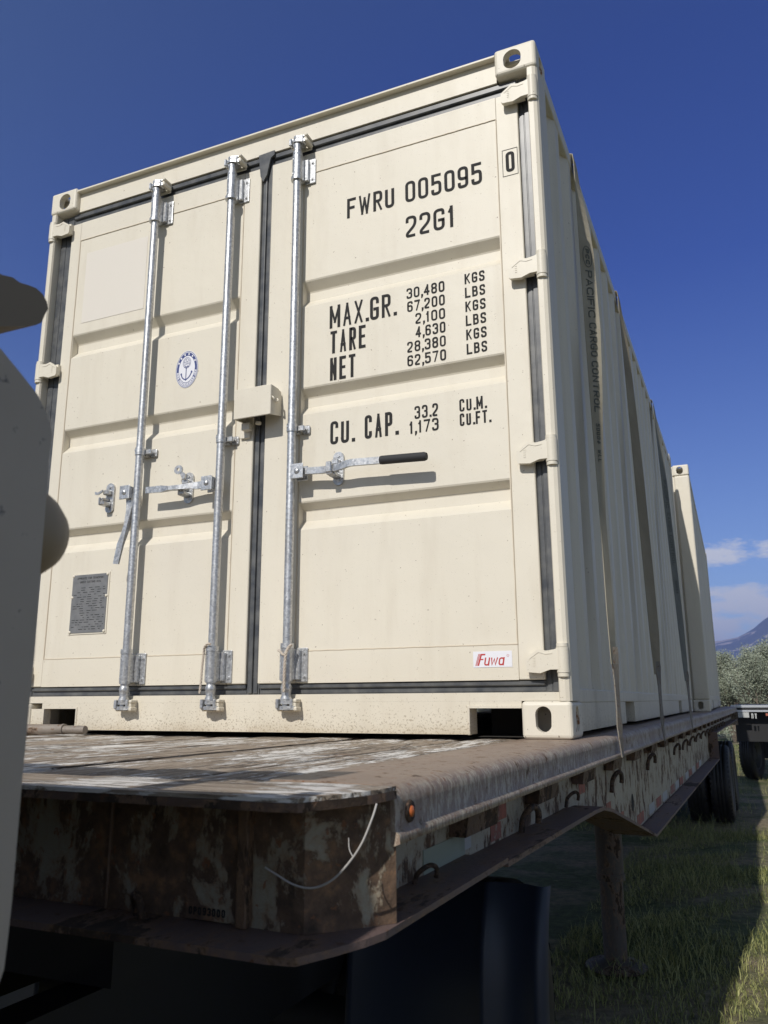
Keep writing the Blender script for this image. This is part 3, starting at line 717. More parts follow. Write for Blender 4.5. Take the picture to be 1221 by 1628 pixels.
# hinges
def hinge(parent, z, s, xe):
    b = MB(); xk = xe-s*0.022; h = 0.040
    b.cyl((xk, 0.012, z-h), (xk, 0.012, z+h), 0.0205, n=20)
    P = [(xk, -0.030), (xk-s*0.040, -0.030), (xk-s*0.072, -0.041), (xk-s*0.112, -0.037), (xk-s*0.118, -0.030), (xk-s*0.118, 0.006), (xk-s*0.108, 0.014), (xk-s*0.076, 0.036), (xk-s*0.050, 0.030), (xk-s*0.026, 0.033), (xk, 0.040)]
    b.prism([(x, z+dz) for x, dz in P], 1, -0.004, 0.012)
    b.prism([(x, z+dz*0.8) for x, dz in [(xk-s*0.03, -0.036), (xk-s*0.112, -0.036), (xk-s*0.112, 0.030), (xk-s*0.03, 0.036)]], 1, 0.0121, 0.0295)
    b.prism([(x, z+dz) for x, dz in [(xk-s*0.105, 0.008), (xk-s*0.074, 0.029), (xk-s*0.052, 0.022), (xk-s*0.03, 0.024), (xk-s*0.03, 0.020), (xk-s*0.052, 0.018), (xk-s*0.074, 0.025), (xk-s*0.105, 0.004)]], 1, -0.0055, -0.0042)
    for k in range(4): b.box(xk-s*0.094, xk-s*0.086, -0.0052, -0.0042, z-0.018+k*0.008, z-0.014+k*0.008)
    b.build('hinge', paint, parent)
    for zz in (z-h-0.0125, z+h+0.001): b = MB(); b.cyl((xk, 0.012, zz), (xk, 0.012, zz+0.0115), 0.0188, n=20); b.build('hinge_pin', paint, parent)
for z in (2.378, 1.641, 0.946, 0.246):
    hinge(DR, z, 1, Wd); hinge(DL, z, -1, 0.0)

# ---------------- lettering on the doors
def lettering(items, parent, mt=ink, yw=0.0312):
    b = MB()
    b.bm.free()
    for (s, x0, x1, z0, h, sw) in items:
        b = MB(); text(b, s, x0, x1, z0, h, sw, wallput(yw)); b.build('lettering', mt, parent)
YW = 0.0312
lettering([('FWRU', 1.628, 1.838, 2.046, 0.090, 0.0122), ('005095', 1.886, 2.203, 2.048, 0.093, 0.0122), ('22G1', 1.886, 2.089, 1.892, 0.093, 0.0122)], DR)
lettering([('MAX.GR.', 1.553, 1.838, 1.572, 0.098, 0.0122), ('TARE', 1.557, 1.712, 1.463, 0.096, 0.0122), ('NET', 1.557, 1.668, 1.349, 0.096, 0.0122)], DR)
num = []
for i, (s, x0) in enumerate((('30,480', 1.886), ('67,200', 1.888), ('2,100', 1.921), ('4,630', 1.921), ('28,380', 1.886), ('62,570', 1.886))):
    zb = 1.630-i*0.0558
    num.append((s, x0, 2.041, zb, 0.044, 0.0068)); num.append(('KGS' if i % 2 == 0 else 'LBS', 2.121, 2.199, 1.640-i*0.0566, 0.042, 0.0068))
lettering(num, DR)
lettering([('CU.', 1.561, 1.660, 1.085, 0.094, 0.0122), ('CAP.', 1.708, 1.840, 1.088, 0.094, 0.0122)], DR)
lettering([('33.2', 1.912, 2.005, 1.138, 0.050, 0.0072), ('1,173', 1.890, 2.006, 1.083, 0.048, 0.0072), ('CU.M.', 2.087, 2.186, 1.140, 0.048, 0.0072), ('CU.FT.', 2.087, 2.200, 1.085, 0.048, 0.0072)], DR)
b = MB(); text(b, '0', 2.298, 2.332, 2.063, 0.086, 0.0125, wallput(0.0290))
for q in ((2.285, 2.287, 2.047, 2.161), (2.343, 2.345, 2.047, 2.161), (2.287, 2.343, 2.047, 2.0488), (2.287, 2.343, 2.1592, 2.161)):
    b.box(q[0], q[1], 0.0288, 0.0293, q[2], q[3])
b.build('lettering', ink, DR)
# red and white maker sticker
b = MB(); b.box(2.112, 2.246, 0.0285, 0.0295, 0.228, 0.281, 0.0004, 1); st = b.build('sticker', white, DR, label='small white sticker with red lettering')
b = MB()
def flat(b, pts, k=0): b._add([(x, 0.0281-0.0001*k, z) for x, z in pts], [tuple(range(len(pts)))])
for i, (a, w) in enumerate(((0, .002), (.0035, .0025), (.0075, .0055))): flat(b, [(2.119+a, .234), (2.119+a+w, .234), (2.131+a+w, .273), (2.131+a, .273)])
flat(b, [(2.139, .268), (2.154, .268), (2.1555, .273), (2.138, .273)], 1); flat(b, [(2.134, .2525), (2.147, .2525), (2.148, .2565), (2.134, .2565)], 1)
def lp(p, k=0): return lambda q: (q[0]+(q[1]-.234)*.18, 0.0281-0.0001*(k), q[1])
ribbon(b, rnd([Vector(p) for p in ((.0, .026), (.0, .0), (.014, .0), (.014, .026))], .006, False) and [Vector((2.151+p[0], .2365+p[1])) for p in rnd([(.0, .024), (.0, .0), (.013, .0), (.013, .012)], .006, False)], .0045, False, lp(0, 2))
ribbon(b, [(2.1645, .2605), (2.1645, .234)], .0045, False, lp(0, 3))
ribbon(b, [(2.172, .260), (2.176, .2365), (2.182, .256), (2.188, .2365), (2.192, .260)], .0042, False, lp(0, 2))
ribbon(b, [Vector((2.200+p[0], .2365+p[1])) for p in rnd([(0, 0), (.014, 0), (.014, .0215), (0, .0215)], .008, True)], .0045, True, lp(0, 2))
ribbon(b, [(2.2145, .2605), (2.2145, .234)], .0045, False, lp(0, 3))
rg = [(2.232+.0035*math.cos(t*math.pi/5), .2655+.0035*math.sin(t*math.pi/5)) for t in range(10)]
ribbon(b, rg, .0009, True, lambda q: (q[0], 0.028, q[1]))
b.build('sticker_print', redink, DR)
# data plate
b = MB(); b.box(0.320, 0.512, 0.0262, 0.0306, 0.408, 0.656)
pl = b.build('data_plate', platem, DL)
b = MB()
for x in (0.323, 0.509):
    for z in (0.412, 0.560, 0.652): b.lathe((x, 0.027, z), (0, -1, 0), [(0, 0.0065), (0.002, 0.006), (0.004, 0.003), (0.0045, 0)], 10)
b.box(0.313, 0.3198, 0.0285, 0.0315, 0.402, 0.662); b.box(0.5122, 0.519, 0.0285, 0.0315, 0.402, 0.662); b.box(0.32, 0.512, 0.0285, 0.0315, 0.402, 0.4078); b.box(0.32, 0.512, 0.0285, 0.0315, 0.6562, 0.662)
b.build('plate_rivets', paint, DL)
b = MB(); pw = lambda x, z, k: (x, 0.0259-0.00004*(k % 5), z)
text(b, 'APPROVED FOR TRANSPORT', 0.345, 0.492, 0.636, 0.009, 0.0014, pw, gap=0.0018); text(b, 'UNDER CUSTOMS SEAL', 0.360, 0.477, 0.620, 0.009, 0.0014, pw, gap=0.0018)
for z in [0.598-0.0098*i for i in range(19)]:
    x = 0.33+random.choice((0, 0, 0.02, 0.04))
    while x < 0.50:
        w = random.uniform(.006, .028)
        if random.random() < .8: b._add([(x, 0.0259, z), (min(x+w, .503), 0.0259, z), (min(x+w, .503), 0.0259, z+.0024), (x, 0.0259, z+.0024)], [(0, 1, 2, 3)])
        x += w+random.uniform(.004, .02)
b.build('plate_print', ink, DL)
# pale square patch
b = MB(); b.box(0.235, 0.600, 0.0305, 0.0318, 1.862, 2.228); b.build('paint_patch', patchm, DL)
# round emblem with anchor
def ell(cx, cz, a, c, n=40): return [(cx+a*math.cos(2*math.pi*i/n), cz+c*math.sin(2*math.pi*i/n)) for i in range(n)]
ex, ez, ea, ec = 0.862, 1.520, 0.059, 0.085
b = MB(); b.prism(ell(ex, ez, ea, ec), 1, 0.0300, 0.0318); b.build('emblem', white, DL, label='oval navy and white emblem with an anchor')
b = MB()
def ringm(b, a0, c0, a1, c1, y, t0=0, t1=360, n=48):
    ps = [R(t0+(t1-t0)*i/n) for i in range(n+1)]
    b.sheet([[(ex+a0*math.cos(t), y, ez+c0*math.sin(t)) for t in ps], [(ex+a1*math.cos(t), y, ez+c1*math.sin(t)) for t in ps]])
ringm(b, .0575, .083, .0555, .0805, .0297); ringm(b, .053, .077, .042, .062, .0297, -8, 188); ringm(b, .053, .077, .0515, .075, .0297, 188, 352); ringm(b, .043, .0635, .0412, .061, .0297, 188, 352)
for t in (215, 325): ringm(b, .053, .077, .042, .062, .0296, t, t+5, 3)
pe = lambda q: (q[0], 0.0295, q[1])
ribbon(b, [(ex-.003, ez+.008), (ex-.003, ez-.045)], .004, False, pe)
ribbon(b, bez([(ex-.028, ez-.022, 0), (ex-.02, ez-.038, 0), (ex-.003, ez-.047, 0), (ex+.015, ez-.036, 0), (ex+.026, ez-.018, 0)], 5), .005, False, lambda q: (q[0], .0294, q[1]))
for dx, dz in ((-.028, -.020), (.026, -.016), (-.003, -.047)): b._add([(ex+dx-.005, .0293, ez+dz), (ex+dx, .0293, ez+dz-.007), (ex+dx+.005, .0293, ez+dz), (ex+dx, .0293, ez+dz+.007)], [(0, 1, 2, 3)])
for rr in (.020, .015, .005): ribbon(b, ell(ex-.001, ez+.030, rr, rr*1.25, 20), .0016, True, lambda q: (q[0], .0294, q[1]))
ribbon(b, [(ex-.012, ez+.012), (ex+.010, ez+.010)], .004, False, lambda q: (q[0], .0293, q[1]))
for k in range(6):
    t = R(k*60+20); ribbon(b, [(ex-.001+.005*math.cos(t), ez+.03+.006*math.sin(t)), (ex-.001+.015*math.cos(t+.5), ez+.03+.019*math.sin(t+.5))], .0014, False, lambda q: (q[0], .0292, q[1]))
for k in range(16):
    t = R(196+k*9.9); xx, zz = ex+.0475*math.cos(t), ez+.069*math.sin(t); b._add([(xx-.0015, .0295, zz-.003), (xx+.0015, .0295, zz-.003), (xx+.0015, .0295, zz+.003), (xx-.0015, .0295, zz+.003)], [(0, 1, 2, 3)])
b.build('emblem_print', navy, DL)
b = MB()
for t in (30, 55, 80, 105, 130, 152):
    t = R(t); xx, zz = ex+.0475*math.cos(t), ez+.0695*math.sin(t); b._add([(xx-.0035, .0292, zz-.004), (xx+.0035, .0292, zz-.004), (xx+.0035, .0292, zz+.004), (xx-.0035, .0292, zz+.004)], [(0, 1, 2, 3)])
b.build('emblem_characters', white, DL)

# ------------------------------------------------------------------ loose things on the container and deck
def twisted(b, path, r, turns_per_m=55):
    P = bez(path, 14); L = [0]
    for i in range(1, len(P)): L.append(L[-1]+(P[i]-P[i-1]).length)
    for ph in (0, 2.094, 4.189):
        q = []
        for i, p in enumerate(P):
            d = (P[min(i+1, len(P)-1)]-P[max(i-1, 0)]).normalized(); a = Vector((0.3, -1, 0.1)); a = (a-d*a.dot(d)).normalized(); c = d.cross(a)
            t = ph+L[i]*turns_per_m*2*math.pi/2.2
            q.append(p+(a*math.cos(t)+c*math.sin(t))*r*0.55)
        b.tube(q, r*0.62, 6)
b = MB(); twisted(b, [(1.100, -0.045, 0.334), (1.088, -0.048, 0.335), (1.066, -0.036, 0.322), (1.058, -0.028, 0.296), (1.052, -0.026, 0.25), (1.050, -0.026, 0.20), (1.046, -0.026, 0.152)], 0.0042)
b.build('rope', rope_m, None, label='short twisted rope hanging at the left of the middle lock rod foot', cat='rope', group='ropes tied to the lock rods')
b = MB(); twisted(b, [(1.392, -0.036, 0.303), (1.405, -0.048, 0.300), (1.425, -0.052, 0.286), (1.440, -0.046, 0.312), (1.446, -0.036, 0.322)], 0.0042)
twisted(b, [(1.446, -0.036, 0.322), (1.434, -0.050, 0.295), (1.430, -0.052, 0.262), (1.427, -0.050, 0.21), (1.425, -0.046, 0.155)], 0.0048)
b.build('rope', rope_m, None, label='short twisted rope knotted in front of the right lock rod foot', cat='rope', group='ropes tied to the lock rods')
b = MB(); b.cyl((-0.35, -0.10, 0.019), (0.462, -0.098, 0.0185), 0.0185, n=18); b.cyl((0.455, -0.098, 0.017), (0.545, -0.098, 0.0165), 0.0155, n=18); b.cyl((0.53, -0.098, 0.0165), (0.567, -0.097, 0.0175), 0.0175, 0.0150, n=18)
b.cyl((0.452, -0.098, 0.019), (0.462, -0.098, 0.019), 0.0205, n=18)
pipe_m = mat('rusty_pipe_steel', (0.25, 0.2, 0.16), 0.6, 0.3, rust_fn((0.30, 0.26, 0.22), 0.60, (0.3, 1, 1), 14, seed=4.0, tone=1.8))
b.build('steel_pipe', pipe_m, None, label='short rusty steel pipe lying on the wooden deck against the container foot', cat='pipe')

TW = {'dirty_webbing': [(0, 0), (.06, 8), (.12, 25), (.2, 42), (.35, 48), (.45, 36), (.55, 20), (.68, 8), (.82, 12), (.9, 5), (1, 0)],
      'darker_webbing': [(0, 0), (.05, 6), (.14, 20), (.3, 28), (.5, 34), (.7, 34), (.82, 32), (.92, 12), (1, 0)],
      'grey_webbing': [(0, 0), (.05, 6), (.14, 20), (.3, 28), (.5, 30), (.75, 27), (.85, 20), (.93, 8), (1, 0)]}
def strap(yt, yb, xb, m1, lab, txt, w=0.076):
    e = empty('tie_down_strap', (2.47, (yt+yb)/2, 0), label=lab, cat='strap', group='straps over the near container'); o0 = e.location
    b = MB(); rows = []
    tws = TW[m1.name]
    def twf(s): return R(float(np.interp(s, [q[0] for q in tws], [q[1] for q in tws])))
    def pt(s):   # s 0..1 down the side
        z = 2.585+( -0.01-2.585)*s; x = 2.443+(xb-2.443)*s+0.036*math.sin(twf(s))*(1-s*.6); y = yt+(yb-yt)*s
        return Vector((x, y, z))
    pa = [Vector((0.02, yt, 2.600)), Vector((1.2, yt, 2.606)), Vector((2.38, yt, 2.600)), Vector((2.425, yt, 2.597)), Vector((2.440, yt, 2.590))]
    pa += [pt(i/60) for i in range(1, 55)]
    n0 = len(pa)
    for i, p in enumerate(pa):
        ww = w; a = Vector((0, 1, 0))
        if i > 3:
            s = (2.585-p.z)/2.6; tw = twf(s)
            a = Vector((math.sin(tw), math.cos(tw), 0))
        rows.append([p-a*ww/2-o0, p+a*ww/2-o0])
    rows2 = [[v+Vector((-0.0025, 0, -0.0025)) for v in r] for r in rows]
    b.sheet(rows); b.sheet(rows2)
    b.sheet([[r[0], q[0]] for r, q in zip(rows, rows2)]); b.sheet([[r[1], q[1]] for r, q in zip(rows, rows2)])
    b.build('webbing', m1, e)
    b = MB(); rows = []      # flat hook folded over the rail edge
    p = pt(0.90)
    for k, (s, ww, tw) in enumerate(((0.875, 0.022, 0.9), (0.885, 0.034, 0.7), (0.90, 0.036, 0.5), (0.925, 0.034, 0.3), (0.96, 0.034, 0.25), (0.985, 0.034, 0.4), (1.0, 0.034, 0.2))):
        q = pt(s)+Vector((0.006, 0, 0)); a = Vector((math.sin(tw), math.cos(tw), 0)); rows.append([q-a*ww/2-o0, q+a*ww/2-o0])
    q = pt(1.0)+Vector((0.010, 0, -0.07)); rows.append([q-Vector((0, .02, 0))-o0, q+Vector((0, .02, 0))-o0])
    rows2 = [[v+Vector((-0.004, 0, 0)) for v in r] for r in rows]
    b.sheet(rows); b.sheet(rows2); b.sheet([[r[0], q[0]] for r, q in zip(rows, rows2)]); b.sheet([[r[1], q[1]] for r, q in zip(rows, rows2)])
    b.build('hook', hook_g, e)
    if txt:
        def put(x, z, k):    # x runs down the strap from the roof, z across it
            s = x/2.6; p = pt(s); tw = twf(s)
            return p+Vector((math.sin(tw), math.cos(tw), 0))*(z)+Vector((math.cos(tw), -math.sin(tw), 0))*(0.0015+0.0001*(k % 9))-o0
        for (t, x0, x1, h) in txt:
            b = MB()
            if t == 'O-LOGO':
                rg = [(x0+(x1-x0)/2+(x1-x0)/2*math.cos(k*math.pi/10), 0.024*math.sin(k*math.pi/10)) for k in range(20)]
                ribbon(b, rg, .0035, True, lambda q: put(q[0], q[1], 1)); text(b, 'PCC', x0+.015, x1-.015, -0.011, 0.022, 0.006, put)
            else: text(b, t, x0, x1, -h/2, h, h*0.17, put, shear=-0.12)
            b.build('print', strapink, e)
hook_g = mat('dull_hook_steel', (0.22, 0.20, 0.17), 0.6, 0.2, rust_fn((0.20, 0.18, 0.15), 0.6, (1, 1, 1), 60, seed=6.0, tone=1.5))
strap(0.78, 0.50, 2.506, strap_m, 'nearest tie-down strap, pale olive with dark printed lettering', [('O-LOGO', 0.49, 0.60, .05), ('PACIFIC', 0.62, 0.86, .036), ('CARGO', 0.885, 1.05, .036), ('CONTROL', 1.07, 1.31, .036), ('5000#', 1.36, 1.45, .028), ('WLL', 1.475, 1.53, .028)])
strap(2.20, 1.80, 2.535, strap_dk, 'plain dirty olive-brown strap, second from the closed doors', None)
strap(4.25, 3.52, 2.568, strap_gr, 'grey strap with dark print, farthest from the closed doors', [('PACIFIC', 0.75, 1.0, .04), ('CARGO', 1.04, 1.2, .04), ('CONTROL', 1.23, 1.48, .04), ('5000#', 1.6, 1.7, .03)])

# ------------------------------------------------------------------ second container
C2 = empty('shipping_container', (2.588-2.438, 6.38-2.438*math.sin(0.013), 0), 0.013, label='far cream shipping container, mostly hidden, half its end post in shadow', cat='shipping container')
container_shell(C2)
b = MB(); b.box(0.15, Wd-0.15, 0.03, 0.08, 0.12, H-0.03); b.build('end_wall', paint, C2)
for x0, x1 in ((0.0, 0.155), (Wd-0.155, Wd)):
    b = MB(); b.box(x0, x1, 0.004, 0.15, 0.118, H-0.118, 0.016, 3); b.build('corner_post', paint, C2)
b = MB(); b.box(0.1622, Wd-0.1622, 0.02, 0.09, H-0.11, H-0.01); b.build('door_header', paint, C2)
b = MB(); b.box(0.1622, Wd-0.1622, 0.02, 0.09, 0.01, 0.12); b.build('door_sill', paint, C2)

# ------------------------------------------------------------------ trailer
T = empty('flatbed_trailer', (0.0449, 0.0488, 0), -0.02, label='rusty flatbed trailer with a plank deck carrying both containers', cat='trailer')
VE = 12.75; UR = 2.44
# deck planks
b = MB(); u = 0.215; i = 0
us = [0.215, 0.41, 0.61, 0.81, 1.01, 1.21, 1.42, 1.62, 1.822, 2.018, 2.208]
for a, c in zip(us[:-1], us[1:]):
    g = 0.004 if (a not in (1.822, 2.018)) else 0.0075
    dz = random.uniform(-0.009, -0.001)
    # a plank with a slightly cupped, chipped upper face
    n = 120; m_ = 6; rows = []
    for k in range(n+1):
        v = -1.500+(VE+1.44)*(k/n)**1.6
        jag = random.uniform(0, 0.003)+0.004*max(0, math.sin(v*3.1+a*9))*max(0, math.sin(v*11+a*5))
        rows.append([(a+g+jag, v, -0.05)] + [((a+g+jag)+(c-a-2*g-2*jag)*j/m_, v, dz-0.0035*abs(j/m_*2-1)**4+random.uniform(-.0006, .0006)) for j in range(m_+1)] + [(c-g-jag, v, -0.05)])
    b.sheet(rows)
    b._add(rows[0], [tuple(range(len(rows[0])))])
b.sheet([[(0.2, -1.50, -0.052), (2.26, -1.50, -0.052)], [(0.2, VE-.05, -0.052), (2.26, VE-.05, -0.052)]])  # added underlay sheet, blocks sun leaking through the plank gaps
b.build('deck', wood, T)
# front cross timber / nose plate, outline rounded at the corners
def nose(off, vb, lead=0.0):
    R_ = [(UR-off, vb), (UR-off, -1.46), (UR-off+0.000, -1.50), (UR-0.010-off, -1.545), (UR-0.03-off, -1.60), (UR-0.055-off*0.7, -1.655+off), (UR-0.09-off*.6, -1.662+off)]
    mid = [(u, -1.66+off+random.uniform(-lead, lead)) for u in np.linspace(2.25, 0.19, 16)]
    if vb < -1.5: R_[0] = (UR-off, -1.4635); tail = [(2.44-u, v) for u, v in R_[::-1]] + [(0.2215, -1.4635), (0.2215, vb), (2.2185, vb), (2.2185, -1.4635)]
    else: tail = [(2.44-u, v) for u, v in R_[::-1]]
    return [(u, v) for u, v in R_]+mid+tail
def plate(b, pts, z0, z1): b.prism(pts, 2, z0, z1)
b = MB(); plate(b, nose(0.001, -1.5035, 0.003), -0.009, -0.003)
lip = MB(); plate(lip, nose(0.0, -1.5035, 0.001), -0.021, -0.0095); lip.build('nose_edge', rusty, T)
b.build('front_cross_plank', mat('weathered_front_timber', (0.3, 0.25, 0.2), 0.85, 0, lambda t, b_: (wood_fn(t, b_), [setattr(n.inputs['Scale'], 'default_value', (n.inputs['Scale'].default_value[1], n.inputs['Scale'].default_value[0], 1)) for n in t.nodes if n.type == 'MAPPING' and n.inputs['Scale'].default_value[1] < 0.6])), T)
b = MB(); plate(b, nose(0.0, -0.9), -0.203, -0.193); b.build('nose_flange', flange_m, T)
# fascia recessed under the nose
fv = -1.555
def fasc(off=0.0):
    return [(UR-0.004, -1.455-off), (2.40, -1.50-off*1.2), (2.345, -1.565-off), (2.30, fv-0.008-off), (2.20, fv-off), (0.24, fv-off), (0.14, fv-0.008-off), (0.095, -1.565-off), (0.04, -1.50-off*1.2), (0.004, -1.455-off)]
b = MB(); b.sheet([[(u, v, z) for u, v in fasc()] for z in (-0.1925, -0.0215)]); b.build('front_fascia', front_m, T)
b = MB(); b.box(2.142, 2.236, fv-0.006, fv-0.0005, -0.190, -0.0215); b.build('fascia_plate', front_m, T)
RIB = mat('orange_rust_rib', (0.2, 0.1, 0.05), 0.85, 0, rust_fn((0.16, 0.10, 0.06), 0.5, (1, 1, 0.4), 18, seed=1.0, tone=1.3))
for q_ in ((2.2375, 2.256, -0.020), (1.985, 1.990, -0.008), (1.2, 1.222, -0.022)):
    b = MB(); b.box(q_[0], q_[1], fv+q_[2], fv-0.0005, -0.1925, -0.0215, 0.002, 1); b.build('fascia_rib', RIB, T)
b = MB(); text(b, '0P093000', 2.147, 2.212, -0.184, 0.011, 0.0026, lambda x, z, k: (x, fv-0.0064-0.0001*(k % 5), z), gap=0.002); b.build('stencilled_number', ink, T)
# hooks
def jhook(b, u, v, w, s, ax):
    # inverted U of round bar; ax 1: seen on the side wall, 0: on the front wall
    def P(a, h, o): return (u+o, v+a, w+h) if ax == 1 else (u+a, v-o, w+h)
    path = bez([P(-s*.5, -s*1.35, .012), P(-s*.5, -s*.5, .018), P(-s*.36, -s*.05, .030), P(0, s*.13, .040), P(s*.36, -s*.05, .046), P(s*.5, -s*.42, .046), P(s*.52, -s*.72, .044)], 6)
    b.tube(path, s*0.17, 10)
b = MB(); jhook(b, 2.075, fv, -0.162, 0.034, 0); b.build('rope_hook', hookm, T)
# side rails
for sd in (1, -1):
    X = (lambda u: u) if sd > 0 else (lambda u: UR-u)
    b = MB()
    prof = [(2.2195, -0.03), (2.2195, -0.001), (2.30, 0.0), (2.402, -0.001), (2.420, -0.003), (2.4325, -0.010), (2.439, -0.020), (UR, -0.032), (UR, -0.066), (2.447, -0.070), (2.448, -0.083), (2.438, -0.087), (2.41, -0.087), (2.41, -0.03)]
    vs = [-1.412, -1.46]
    rows = []
    for k in range(161):
        v = -1.462+(VE+1.46)*(k/160)**1.4
        dent = 0.0025*math.sin(v*7.3)*math.sin(v*2.1+1)
        rows.append([(X(u+(dent if u > 2.42 else 0)), v, z+(dent*.4 if u > 2.39 else 0)) for u, z in prof])
    b.sheet(rows, True); b._add(rows[0], [tuple(range(len(prof)))])
    rl = b.build('side_rail', rail_m, T)
    for p in rl.data.polygons: p.use_smooth = True
    b = MB()   # short nose return of the rail down to the corner
    b.bm.free()
    # side web: shallow nose, then the deep main beam
    Uw = 2.345
    zb = lambda v: (-0.206 if v < 0.16 else (-0.206-(v-0.16)/1.24*0.256 if v < 1.40 else (-0.462 if v < 6.66 else -0.2)))
    vv = sorted(set([-1.45, 0.02, 1.40, 6.655, 6.665, VE-.02]+list(np.linspace(-1.4, VE-.05, 60))))
    b = MB(); rows = [[(X(Uw), v, -0.04) for v in vv], [(X(Uw), v, zb(v)) for v in vv]]; b.sheet(rows); b.build('side_web', web_m, T)
    b = MB()   # bottom flange following the web
    pth = [(-0.9, -0.200), (-0.15, -0.206), (0.05, -0.209), (0.18, -0.214), (0.34, -0.238), (1.385, -0.462), (1.42, -0.468)]
    def fl(p0, p1, t=0.011, a=0.0):
        vs = [(X(Uw-0.09), p0[0], p0[1]), (X(UR+a), p0[0], p0[1]), (X(UR+a), p1[0], p1[1]), (X(Uw-0.09), p1[0], p1[1])]
        vs += [(x, y, z-t) for x, y, z in vs]
        b._add(vs, [(0, 1, 2, 3), (7, 6, 5, 4), (0, 4, 5, 1), (2, 6, 7, 3), (1, 5, 6, 2), (0, 3, 7, 4)])
    for p0, p1 in zip(pth[:-1], pth[1:]): fl(p0, p1)
    fl((1.42, -0.468), (6.65, -0.468)); fl((6.65, -0.205), (VE-.02, -0.205))
    b.box(X(Uw-.09), X(UR), 6.651, 6.663, -0.479, -0.204)
    b.build('bottom_flange', flange_m, T)
    # outrigger gussets
    gs = [-0.99+0.575*k for k in range(23)]
    for g in gs:
        b = MB(); zt, z2 = -0.088, -0.140
        vs = [(X(Uw+0.001), g, zt), (X(Uw+0.045), g, zt), (X(Uw+0.036), g, z2-.006), (X(Uw+0.001), g, z2-.006)]
        vs2 = [(x, y+0.21, z) for x, y, z in vs]
        b._add(vs+vs2, [(0, 1, 2, 3), (7, 6, 5, 4), (0, 4, 5, 1), (1, 5, 6, 2), (2, 6, 7, 3), (3, 7, 4, 0)])
        b.build('outrigger_gusset', rusty, T)
    if sd > 0:
        for k, (v, w, s) in enumerate(((-1.19, -0.166, 0.026), (-0.48, -0.150, 0.050), (0.02, -0.160, 0.030), (0.84, -0.165, 0.052), (1.92, -0.160, 0.052))):
            b = MB(); jhook(b, Uw, v, w, s, 1); b.build('rope_hook', hookm, T)
        for k in range(11):
            v = 2.75+k*0.58+0.28
            b = MB(); jhook(b, Uw+.02, v, -0.16, 0.045, 1); b.build('rope_hook', hookm, T)
        # old reflective tapes, wear shows them red, white and pale green
        tp = [(-0.66, -0.59, -0.157, -0.100, tape_r), (-0.72, -0.64, -0.196, -0.160, tape_r), (-0.02, 0.0, 0, 0, None), (0.26, 0.36, -0.190, -0.145, tape_r), (1.0, 1.14, -0.395, -0.34, tape_r),
              (-0.93, -0.86, -0.185, -0.148, tape_w), (-1.13, -0.90, -0.196, -0.150, tape_g), (0.74, 0.84, -0.325, -0.27, tape_r)]
        v = 1.50
        for k in range(12):
            tp.append((v, v+0.22, -0.452, -0.405, (tape_r, tape_w)[k % 2])); v += 0.30 if k % 3 else 0.42
        for v0, v1, z0, z1, mm in tp:
            if mm is None: continue
            b = MB(); b.box(Uw+0.0006, Uw+0.0016, v0, v1, z0, z1); b.build('reflective_tape', mm, T)
        b = MB(); b.prism([(1.40+0.035*math.cos(t*math.pi/8), -0.335+0.038*math.sin(t*math.pi/8)) for t in range(16)], 0, Uw+0.0005, Uw+0.0012); b.build('web_hole', dark, T)
        b = MB(); b.lathe((UR-0.001, -1.41, -0.044), (1, 0, 0), [(0, 0.017), (0.003, 0.016), (0.0035, 0.010)], 20); lm = b.build('marker_light', rusty, T)
        b = MB(); b.lathe((UR+0.001, -1.41, -0.044), (1, 0, 0), [(0, 0.009), (0.003, 0.008), (0.005, 0.004), (0.0055, 0)], 18); b.build('lens', amber, lm)
# undercarriage: main I beams, cross members
b = MB()
for u in (0.75, 1.69):
    b.box(u-0.006, u+0.006, -0.9, VE-.1, -0.42, -0.055); b.box(u-0.07, u+0.07, -0.9, VE-.1, -0.43, -0.421)
for k in range(24): b.box(0.10, 2.34, -1.2+k*0.57, -1.15+k*0.57, -0.13, -0.056)
b.box(0.35, 2.09, -1.45, -0.3, -0.20, -0.135)
b.build('chassis', blk, T)
b = MB(); b.cyl((1.22, -0.6, -0.2), (1.22, -0.6, -0.30), 0.045, n=16); b.build('kingpin', blk, T)
# landing legs
for u in (0.51, 1.93):
    b = MB(); v = 3.03
    b.cyl((u, v, -0.10), (u, v, -0.98), 0.084, n=28); b.cyl((u, v, -0.96), (u, v, -1.45), 0.072, n=28); b.cyl((u, v, -0.99), (u, v, -0.95), 0.090, n=28)
    b.lathe((u, v, -1.50), (0, 0, 1), [(0, 0.185), (0.012, 0.19), (0.03, 0.165), (0.05, 0.085), (0.055, 0.07)], 28)
    b.tube([(u, v+0.05, -0.80), (u+.12, v+0.6, -0.30)], 0.02)
    b.build('landing_leg', mat('dusty_leg_paint', (0.1, 0.085, 0.07), 0.8, 0, rust_fn((0.085, 0.072, 0.06), 0.55, (1, 1, .4), 10, seed=3, tone=0.8)), T)
